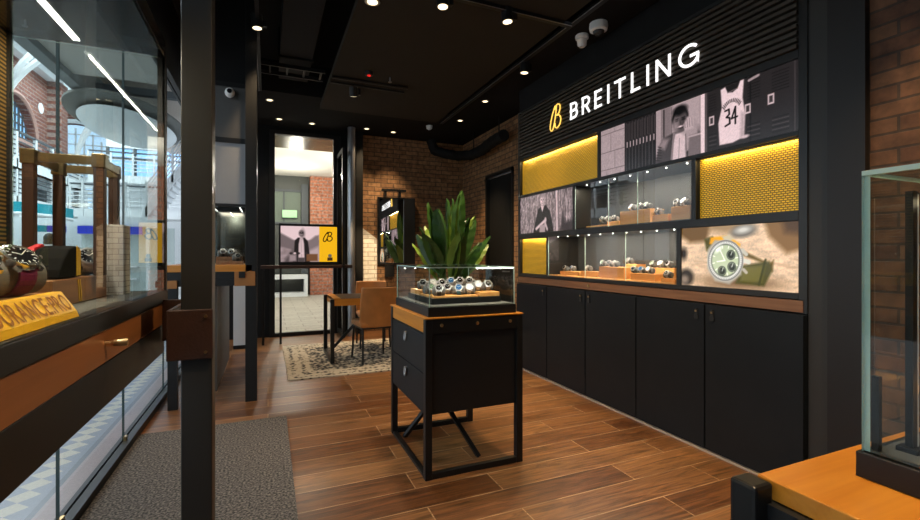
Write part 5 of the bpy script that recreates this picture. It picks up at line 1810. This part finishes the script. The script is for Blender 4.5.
obj('red_light', MB().cyl((x, y, 3.165), (x, y, 3.160), 0.018, 0.018, 12), 'redled', K4)
x, y = onz(390, 82, 3.15)
K5 = thing('sprinkler_head', 'small chrome sprinkler head under the grey ceiling panel', 'sprinkler', (x, y, 3.2))
obj('stem', MB().cyl((x, y, 3.199), (x, y, 3.15), 0.008, n=10), 'steel', K5)
obj('deflector', MB().cyl((x, y, 3.15), (x, y, 3.146), 0.020, n=14), 'steel', K5)
K6 = thing('ceiling_conduit', 'thin black conduit under the far part of the grey ceiling panel', 'pipe', (1.1, 4.9, 3.18))
obj('pipe', MB().cyl((0.62, 4.90, 3.182), (1.45, 4.90, 3.182), 0.015, n=10).cyl((0.62, 5.05, 3.182), (1.45, 5.05, 3.182), 0.012, n=10), 'black', K6)

# ================================================================== THE MALL OUTSIDE (left) AND THE CORRIDOR BEHIND
struct('mall_floor', MB().box(-20, -3, -0.1, XG - 0.03, 40, -0.001), 'mosaic')
struct('corridor_floor', bx(-0.9, 7.9, -0.1, 14, 16.4, -0.002), 'paving')
# arched brick facade along X = -9
XF = -9.0
fc = MB()
def arch_wall(mb, x0, x1, ycs, zsill, r, y0, y1, ztop, n=16):
    ys_ = [y0]
    for yc in ycs:
        ys_ += [yc - r, yc + r]
    ys_.append(y1)
    for k in range(0, len(ys_), 2):
        mb.box(x0, ys_[k], 5.3, x1, ys_[k + 1], ztop)
    for yc in ycs:
        mb.box(x0, yc - r, 5.3, x1, yc + r, zsill)
        for k in range(n):
            a0, a1 = PI * k / n, PI * (k + 1) / n
            ya, yb = yc + r * math.cos(a0), yc + r * math.cos(a1)
            za, zb2 = zsill + r * math.sin(a0), zsill + r * math.sin(a1)
            for x in (x0, x1):
                pass
            v = [(x0, ya, za), (x0, yb, zb2), (x0, yb, ztop), (x0, ya, ztop), (x1, ya, za), (x1, yb, zb2), (x1, yb, ztop), (x1, ya, ztop)]
            mb.add(v, [(0, 1, 2, 3), (7, 6, 5, 4), (0, 4, 5, 1), (3, 2, 6, 7)])


BF = thing('brick_hall', 'red brick hall with arched windows and pale cornice across the mall', 'building', (XF, 24, 0))
arch_wall(fc, XF - 0.4, XF, [19.4, 22.8], 5.9, 1.6, 14, 26.2, 9.0)
obj('wall', fc, 'brick_mall', BF)
obj('pilaster', bx(XF, 25.5, 5.3, XF + 0.5, 26.2, 9.0), 'brick_mall', BF)
obj('lower_wall', bx(XF - 0.4, 14, 0, XF, 26.2, 5.3), 'mallwhite', BF)
for z in (2.95, 4.25):
    g2 = obj('gallery', bx(XF, 14, z, XF + 1.1, 26.2, z + 0.38), 'mallwhite', BF)
    g3 = MB()
    for k in range(5):
        g3.cyl((XF + 1.05, 14, z + 0.52 + 0.16 * k), (XF + 1.05, 26.2, z + 0.52 + 0.16 * k), 0.025, n=6)
    g3.box(XF + 1.0, 14, z + 1.30, XF + 1.1, 26.2, z + 1.36)
    obj('railing', g3, 'malldark', g2)
    g4 = MB()
    for k in range(9):
        g4.box(XF + 1.0, 14.5 + 1.4 * k, z, XF + 1.1, 14.6 + 1.4 * k, z + 1.35)
    obj('rail_post', g4, 'mallwhite', g2)
for k in range(5):
    obj('column', bx(XF + 0.85, 15 + 2.7 * k, 0, XF + 1.05, 15.2 + 2.7 * k, 4.25), 'mallwhite', BF)
    obj('shop_opening', bx(XF, 15.4 + 2.7 * k, 3.5, XF + 0.03, 17.3 + 2.7 * k, 4.1), 'malldark', BF)
obj('cornice', MB().box(XF - 0.4, 14, 9.0, XF + 0.35, 26.2, 9.3).box(XF - 0.4, 14, 9.3, XF + 0.6, 26.2, 9.45), 'mallwhite', BF)
for yc in (19.4, 22.8):
    win = obj('arched_window', MB().prism([(yc + 1.6 * math.cos(PI * k / 20), 5.9 + 1.6 * math.sin(PI * k / 20)) for k in range(21)], lambda a, b, t: (t, a, b), XF - 0.30, XF - 0.27), 'winblue', BF)
    g = MB()
    for k in range(-5, 6):
        h_ = math.sqrt(max(0, 1.6 ** 2 - (k * 0.29) ** 2))
        wd = 0.05 if k % 3 else 0.09
        g.box(XF - 0.27, yc + k * 0.29 - wd / 2, 5.9, XF - 0.22, yc + k * 0.29 + wd / 2, 5.9 + h_)
    for k in range(0, 5):
        z = 5.9 + k * 0.33
        h_ = math.sqrt(max(0, 1.6 ** 2 - (k * 0.33) ** 2))
        g.box(XF - 0.27, yc - h_, z, XF - 0.22, yc + h_, z + 0.06)
    obj('glazing_bars', g, 'malldark', win)
    obj('arch_trim', MB().tube([(XF + 0.02, yc + 1.7 * math.cos(PI * k / 20), 5.9 + 1.7 * math.sin(PI * k / 20)) for k in range(21)], 0.09, 6), mat('rose_stone', (0.35, 0.2, 0.17), 0.8), BF)
    obj('window_sill', bx(XF - 0.05, yc - 1.8, 5.7, XF + 0.15, yc + 1.8, 5.88), mat('rose_sill', (0.35, 0.2, 0.17), 0.8), BF)
obj('round_window', MB().cyl((XF + 0.01, 24.85, 7.6), (XF + 0.04, 24.85, 7.6), 0.22, n=20), 'mallwhite', BF)
# far gallery: end wall with more arches behind white steelwork
GF = thing('brick_gable', 'far brick gable with a white framed arched window at the end of the mall', 'building', (-10, 34, 0))
gb = MB()
gb.box(-16, 34, 0, -8.0, 34.4, 10)
obj('wall', gb, 'brick_mall_x', GF)
aw = obj('arched_window', MB().prism([(-10.6 + 1.9 * math.cos(PI * k / 20), 7.2 + 1.9 * math.sin(PI * k / 20)) for k in range(21)] + [(-12.5, 3.5), (-8.7, 3.5)], lambda a, b, t: (a, t, b), 33.9, 33.95), 'winpale', GF)
gg = MB()
for k in range(-4, 5):
    gg.box(-10.6 + k * 0.42 - 0.04, 33.8, 3.5, -10.6 + k * 0.42 + 0.04, 33.88, 8.9 - 0.02 * k * k * 4)
for k in range(9):
    gg.box(-12.5, 33.8, 3.7 + k * 0.6, -8.7, 33.88, 3.76 + k * 0.6)
obj('glazing_bars', gg, 'mallwhite', aw)
obj('arch_trim', MB().tube([(-10.6 + 2.1 * math.cos(PI * k / 20), 33.8, 7.2 + 2.1 * math.sin(PI * k / 20)) for k in range(21)], 0.13, 8), 'mallwhite', GF)
# white steel arches of the glass roof
for i, yy_ in enumerate((15.5, 20.5, 27.5)):
    t = thing('roof_arch', ['white steel roof arch nearest the shop', 'white steel roof arch before the brick hall', 'white steel roof arch deepest in the mall'][i], 'roof arch', (-8.5, yy_, 0), 'white steel arches of the mall roof')
    tr = MB()
    for rr in (0.0, 0.5):
        pth = [(-8.6 + (4.6 + rr) * (1 - math.cos(PI / 2 * k / 14)), yy_, 5.6 + (4.6 - rr) * math.sin(PI / 2 * k / 14)) for k in range(15)]
        tr.tube(pth, 0.10, 6)
    obj('arch', tr, 'mallwhite', t, smooth=True)
    ls = MB()
    for k in range(1, 14):
        a = PI / 2 * k / 14
        ls.cyl((-8.6 + 4.6 * (1 - math.cos(a)), yy_, 5.6 + 4.6 * math.sin(a)), (-8.6 + 5.1 * (1 - math.cos(a + 0.06)), yy_, 5.6 + 4.1 * math.sin(a + 0.06)), 0.04, n=6)
    obj('lattice', ls, 'mallwhite', t)
    obj('column', bx(-8.72, yy_ - 0.13, 0, -8.46, yy_ + 0.13, 5.6), 'mallwhite', t)
RB = thing('roof_beam', 'white steel purlins running along the mall roof', 'roof beam', (-7, 22, 9))
pr = MB()
for k in range(5):
    x = -8.2 + k * 1.0
    z = 9.6 + 0.25 * k
    pr.cyl((x, 12, z), (x, 34, z), 0.07, n=6)
obj('purlin', pr, 'mallwhite', RB)
# near soffit of the mall's upper floor over the shopfront
MS = thing('upper_floor_soffit', 'grey underside of the mall gallery outside the shopfront', 'soffit', (-2.3, 9, 5.4))
obj('soffit', MB().box(-4.1, 3.0, 5.4, -0.95, 12.8, 5.5), 'mallgrey', MS)
obj('edge_beam', MB().box(-4.3, 3.0, 5.25, -4.05, 15.5, 6.0), mat('mall_edge_beam', (0.16, 0.17, 0.17), 0.6), MS)
obj('rear_soffit', MB().box(-4.1, 12.8, 5.9, -0.9, 24, 6.0), 'mallpink', MS)
obj('rear_beam', MB().box(-4.6, 14.2, 5.52, -0.95, 14.4, 5.70), 'malldark', MS)
DI = thing('ceiling_disc', 'large white oval ceiling disc with a dark rim in the mall', 'ceiling feature', (-3.7, 16.0, 5.1))
DM = Matrix.Translation((-3.70, 16.0, 5.0)) @ Matrix.Diagonal((1.0, 2.2, 1, 1))
obj('disc', MB().lathe([(0.0, -0.30), (0.7, -0.24), (1.02, -0.10), (1.08, 0.0), (0.0, 0.02)], (0, 0, 0), 48, mtx=DM), mat('disc_white', (0.80, 0.84, 0.86), 0.5), DI, smooth=True)
obj('rim', MB().lathe([(1.09, 0.10), (1.32, 0.16), (1.32, 0.22), (0.0, 0.22)], (0, 0, 0), 48, mtx=DM), mat('disc_rim', (0.12, 0.12, 0.11), 0.6), DI, smooth=True)
obj('suspension', MB().cyl((-3.70, 16.0, 5.2), (-3.70, 16.0, 5.9), 0.05, n=8), 'malldark', DI)
# far right block: white fascia, blue windows, gallery, stair, shops with blue bands
FB = thing('gallery_building', 'pale gallery building with a row of tall blue windows at the end of the mall', 'building', (-2.5, 26, 0))
obj('wall', MB().box(-7.0, 26, 6.4, 0.5, 26.3, 9.0).box(-7.0, 26, 0, 0.5, 26.3, 4.9), 'mallwhite', FB)
gl_ = MB()
for k in range(7):
    x = -7.0 + k * 1.07
    pn = obj('window', bx(x + 0.12, 26.05, 4.95, x + 1.0, 26.1, 6.35), 'winblue', FB)
    obj('window_frame', MB().box(x, 25.95, 4.9, x + 0.10, 26.15, 6.4).box(x + 0.1, 25.97, 5.85, x + 1.05, 26.02, 5.95), 'malldark', pn)
# balconies
def balcony(nm, lb, x0, x1, y, z, n, depth=1.6):
    t = thing('balcony', lb, 'balcony', ((x0 + x1) / 2, y, z), 'white balconies of the mall gallery')
    obj('slab', bx(x0, y, z, x1, y + depth, z + 0.35), 'mallwhite', t)
    obj('handrail', MB().cyl((x0, y + 0.05, z + 1.4), (x1, y + 0.05, z + 1.4), 0.04, n=8), 'malldark', t)
    r_ = MB()
    for k in range(5):
        r_.cyl((x0, y + 0.05, z + 0.55 + k * 0.17), (x1, y + 0.05, z + 0.55 + k * 0.17), 0.022, n=6)
    obj('railing', r_, 'mallwhite', t)
    for k in range(n + 1):
        xx = x0 + (x1 - x0) * k / n
        obj('baluster', bx(xx - 0.035, y + 0.02, z + 0.35, xx + 0.035, y + 0.09, z + 1.4), 'mallwhite', t)
    for xx in (x0 + 0.2, x1 - 0.3):
        obj('column', bx(xx, y + 0.2, 0, xx + 0.12, y + 0.32, z), 'mallwhite', t)
    return t


balcony('b', 'lower white railed balcony behind the stair', -7.6, -1.6, 23.6, 2.9, 6)
balcony('b', 'upper white railed balcony under the blue windows', -7.4, -1.6, 25.0, 4.0 + 0.6, 7, 0.9)
balcony('b', 'white railed balcony before the far brick gable', -15, -7.8, 29.6, 3.3, 7, 2)
balcony('b', 'topmost white railed balcony before the far brick gable', -15, -7.8, 31.8, 5.4, 7, 1.6)
STR = thing('staircase', 'white staircase with railings climbing right in the mall', 'staircase', (-3, 18, 0))
st = MB()
nst = 14
sx0, sx1, sz0, sz1 = -3.65, -2.2, 2.45, 4.8
for k in range(nst):
    a, b = k / nst, (k + 1) / nst
    st.box(sx0 + (sx1 - sx0) * a, 17.6, sz0 + (sz1 - sz0) * a, sx0 + (sx1 - sx0) * b, 18.8, sz0 + (sz1 - sz0) * b)
obj('steps', st, 'mallwhite', STR)
obj('stringer', MB().prism([(sx0 - 0.1, sz0 - 0.1), (sx1, sz1 - 0.1), (sx1, sz1 + 0.25), (sx0 - 0.1, sz0 + 0.3)], lambda a, b, t: (a, t, b), 17.5, 17.6), 'mallwhite', STR)
rl = MB()
for j in range(6):
    rl.cyl((sx0, 17.55, sz0 + 0.4 + 0.15 * j), (sx1, 17.55, sz1 + 0.4 + 0.15 * j), 0.022, n=6)
for j in range(6):
    rl.cyl((-5.35, 17.55, sz0 + 0.4 + 0.15 * j), (sx0, 17.55, sz0 + 0.4 + 0.15 * j), 0.022, n=6)
obj('railing', rl, 'mallwhite', STR)
for k in range(5):
    a = k / 4
    obj('baluster', bx(sx0 + (sx1 - sx0) * a - 0.03, 17.5, sz0 + (sz1 - sz0) * a + 0.1, sx0 + (sx1 - sx0) * a + 0.03, 17.58, sz0 + (sz1 - sz0) * a + 1.25), 'mallwhite', STR)
for k in range(3):
    obj('baluster', bx(-5.35 + k * 0.55, 17.5, sz0, -5.30 + k * 0.55, 17.58, sz0 + 1.2), 'mallwhite', STR)
obj('landing', MB().box(-5.4, 17.6, 2.2, sx0, 20, 2.5), 'mallwhite', STR)
obj('soffit_fascia', MB().box(-5.4, 17.4, 2.22, -3.3, 17.5, 2.52), 'mallwhite', STR)
KS = thing('shop_kiosk', 'pale glazed shop under the stair landing with deep blue bands', 'shop', (-4.6, 17.5, 0))
obj('front', MB().box(-5.4, 17.7, 0, -2.9, 17.8, 2.19), mat('pale_shop_glass', (0.50, 0.56, 0.55), 0.25), KS)
obj('blue_band', MB().box(-4.45, 17.30, 1.96, -3.72, 17.39, 2.20), 'blue', KS)
obj('blue_band', MB().box(-5.38, 17.30, 1.96, -5.0, 17.39, 2.20), 'blue', KS)
obj('column', bx(-3.62, 17.3, 0, -3.52, 17.4, 2.2), 'mallwhite', KS)
obj('sign_bar', bx(-5.38, 17.39, 1.94, -3.62, 17.69, 2.0), 'mallwhite', KS)
obj('shelf', MB().box(-4.6, 17.45, 0.9, -3.9, 17.69, 0.95).box(-4.6, 17.45, 0.5, -3.9, 17.69, 0.54), 'mallwhite', KS)
TK = thing('teal_kiosk', 'kiosk with a curved teal canopy and a blue sign across the mall', 'kiosk', (-6.8, 17.8, 0))
cpts = [(-7.85, 17.3, 2.66), (-7.2, 17.0, 2.70), (-6.6, 17.0, 2.70), (-6.0, 17.25, 2.66), (-5.6, 17.7, 2.58)]
cm_ = MB()
for a, b in zip(cpts, cpts[1:]):
    v = [Vector(a), Vector(b)]
    n2 = Vector((-(v[1] - v[0]).y, (v[1] - v[0]).x, 0)).normalized() * 0.4
    ps = [v[0], v[1], v[1] + n2, v[0] + n2]
    cm_.add([(p.x, p.y, p.z - 0.15) for p in ps] + [(p.x, p.y, p.z + 0.15) for p in ps], [(0, 3, 2, 1), (4, 5, 6, 7), (0, 1, 5, 4), (1, 2, 6, 5), (2, 3, 7, 6), (3, 0, 4, 7)])
obj('canopy', cm_, 'teal', TK)
obj('canopy_trim', MB().tube([(x, y - 0.03, z - 0.19) for x, y, z in cpts], 0.05, 8), 'mallwhite', TK)
obj('counter_wall', MB().box(-7.8, 18.6, 0, -5.6, 18.7, 2.5), 'mallwhite', TK)
obj('post', MB().box(-6.75, 17.5, 0, -6.62, 17.6, 2.6).box(-5.85, 17.6, 0, -5.79, 17.66, 2.5), mat('cream_post', (0.6, 0.5, 0.38), 0.6), TK)
sg = obj('sign_panel', bx(-6.32, 17.9, 2.02, -5.86, 17.98, 2.22), 'blue', TK)
obj('sign_light_end', bx(-6.55, 17.9, 2.02, -6.33, 17.98, 2.22), 'teal', TK)

# person outside
def person():
    t = thing('person', 'dark-haired person in a black jacket with a pale scarf, standing outside in the mall', 'person', (0, 0, 0))
    me = bpy.data.meshes.new('body')
    V = [(0, 0, 0.95), (0, 0, 1.15), (0, 0, 1.36), (0, 0, 1.46), (0, 0.005, 1.53),
         (0.10, 0, 0.90), (0.11, 0.01, 0.50), (0.11, -0.02, 0.09), (0.12, 0.11, 0.045),
         (-0.10, 0, 0.90), (-0.11, 0.01, 0.50), (-0.11, -0.02, 0.09), (-0.12, 0.11, 0.045),
         (0.18, 0, 1.38), (0.24, 0.0, 1.12), (0.24, 0.10, 0.90), (0.23, 0.15, 0.83),
         (-0.18, 0, 1.38), (-0.24, 0.0, 1.12), (-0.22, 0.14, 0.98), (-0.17, 0.20, 0.98)]
    E_ = [(0, 1), (1, 2), (2, 3), (3, 4), (0, 5), (5, 6), (6, 7), (7, 8), (0, 9), (9, 10), (10, 11), (11, 12), (2, 13), (13, 14), (14, 15), (15, 16), (2, 17), (17, 18), (18, 19), (19, 20)]
    rad = [0.15, 0.14, 0.15, 0.06, 0.055, 0.085, 0.06, 0.042, 0.035, 0.085, 0.06, 0.042, 0.035, 0.07, 0.048, 0.036, 0.03, 0.07, 0.048, 0.036, 0.03]
    me.from_pydata(V, E_, [])
    bm = bmesh.new()
    bm.from_mesh(me)
    bm.verts.layers.skin.verify()
    bm.to_mesh(me)
    bm.free()
    o = bpy.data.objects.new('body', me)
    COL.objects.link(o)
    o.parent = t
    md = o.modifiers.new('skin', 'SKIN')
    for i, r_ in enumerate(rad):
        me.skin_vertices[0].data[i].radius = (r_, r_ * 0.85)
    me.skin_vertices[0].data[0].use_root = True
    o.modifiers.new('sub', 'SUBSURF').levels = 2
    me.materials.append(M['jacket'])
    md.use_smooth_shade = True
    hd = MB().ell((0, 0.01, 1.62), (0.075, 0.095, 0.115), 20, 14)
    hd.ell((0, 0.105, 1.61), (0.013, 0.018, 0.022), 8, 6).ell((0.077, 0.01, 1.61), (0.012, 0.02, 0.03), 8, 6).ell((-0.077, 0.01, 1.61), (0.012, 0.02, 0.03), 8, 6)
    obj('head', hd, 'skin', t, smooth=True)
    obj('hair', MB().ell((0, -0.018, 1.645), (0.095, 0.100, 0.112), 20, 14).ell((0, -0.06, 1.56), (0.08, 0.055, 0.10), 16, 10), 'hair', t, smooth=True)
    obj('scarf', MB().tube([(0.085 * math.cos(2 * PI * k / 16), 0.085 * math.sin(2 * PI * k / 16), 1.49) for k in range(16)], 0.038, 8, closed=True), 'scarf', t, smooth=True)
    obj('jacket', MB().lathe([(0.20, 0.80), (0.205, 1.0), (0.20, 1.2), (0.215, 1.35), (0.14, 1.45), (0.07, 1.49)], (0, 0, 0), 24, mtx=Matrix.Diagonal((1.0, 0.72, 1, 1))), 'jacket', t, smooth=True)
    for s_ in (-1, 1):
        hx = (0.23, 0.15, 0.80) if s_ > 0 else (-0.15, 0.22, 0.98)
        hm = MB().ell(hx, (0.028, 0.022, 0.045), 10, 8)
        for f in range(4):
            hm.cyl((hx[0] - 0.018 + 0.012 * f, hx[1] + 0.005, hx[2] - 0.03), (hx[0] - 0.018 + 0.012 * f, hx[1] + 0.02, hx[2] - 0.085 + 0.006 * abs(f - 1.5)), 0.0065, 0.005, 8)
        hm.cyl((hx[0] - s_ * 0.022, hx[1] + 0.01, hx[2]), (hx[0] - s_ * 0.045, hx[1] + 0.03, hx[2] - 0.045), 0.008, 0.006, 8)
        obj('hand', hm, 'skin', t, smooth=True)
    return t


pe = person()
pe.location = (-4.15, 11.9, 0)
pe.rotation_euler = (0, 0, R(-15))

# corridor behind the back window
CO = thing('corridor_ceiling', 'brown glossy soffit and white ceiling of the corridor behind the back window', 'ceiling', (2, 9, 3.35))
obj('brown_soffit', MB().box(-0.84, 7.88, 3.36, 6, 9.3, 3.42), 'brownsoffit', CO)
obj('white_ceiling', MB().box(-0.84, 9.3, 3.87, 8, 16.2, 3.93).box(-0.84, 9.3, 3.42, 8, 9.34, 3.87), mat('corridor_white', (0.72, 0.70, 0.64), 0.7), CO)
struct('wall_corridor', bx(-0.92, 7.88, 0, -0.85, 16.4, 6.0), 'mallwhite')  # added to close off the corridor and block its light
SHP = thing('corridor_shopfront', 'dark shopfront with a small green exit sign across the corridor', 'shop', (0.3, 15.6, 0))
obj('front', MB().box(-0.84, 15.6, 0, 1.25, 15.8, 3.87), mat('shopfront_dark', (0.05, 0.055, 0.05), 0.4), SHP)
obj('window', bx(-0.05, 15.55, 2.35, 0.98, 15.6, 3.35), mat('shop_interior_window', (0.16, 0.19, 0.16), 0.8, spec=0.1), SHP)
obj('frame', MB().box(-0.10, 15.5, 2.30, 1.0, 15.56, 2.36).box(-0.10, 15.5, 3.34, 1.0, 15.56, 3.42).box(0.45, 15.5, 2.36, 0.49, 15.56, 3.35).box(1.0, 15.45, 0, 1.2, 15.6, 3.6), 'malldark', SHP)
obj('exit_sign', bx(0.42, 15.40, 2.50, 0.86, 15.45, 2.74), 'green_sign', SHP)
obj('low_showcase', MB().box(-0.6, 14.9, 0.0, 1.15, 15.4, 0.12).box(-0.6, 14.9, 0.55, 1.15, 15.4, 0.68).box(1.05, 14.9, 0.12, 1.15, 15.4, 0.55), 'mallwhite', SHP)
obj('emblem_sticker', MB().tube([(-0.02 + 0.09 * math.cos(2 * PI * k / 16), 15.44, 2.25 + 0.09 * math.sin(2 * PI * k / 16)) for k in range(16)], 0.03, 6, closed=True), 'yellow', SHP)
PI_ = tag(obj('brick_pillar', bx(1.26, 15.3, 0, 3.2, 15.8, 3.87), 'brick_red', None), 'red brick pillar across the corridor behind the back window', 'pillar')
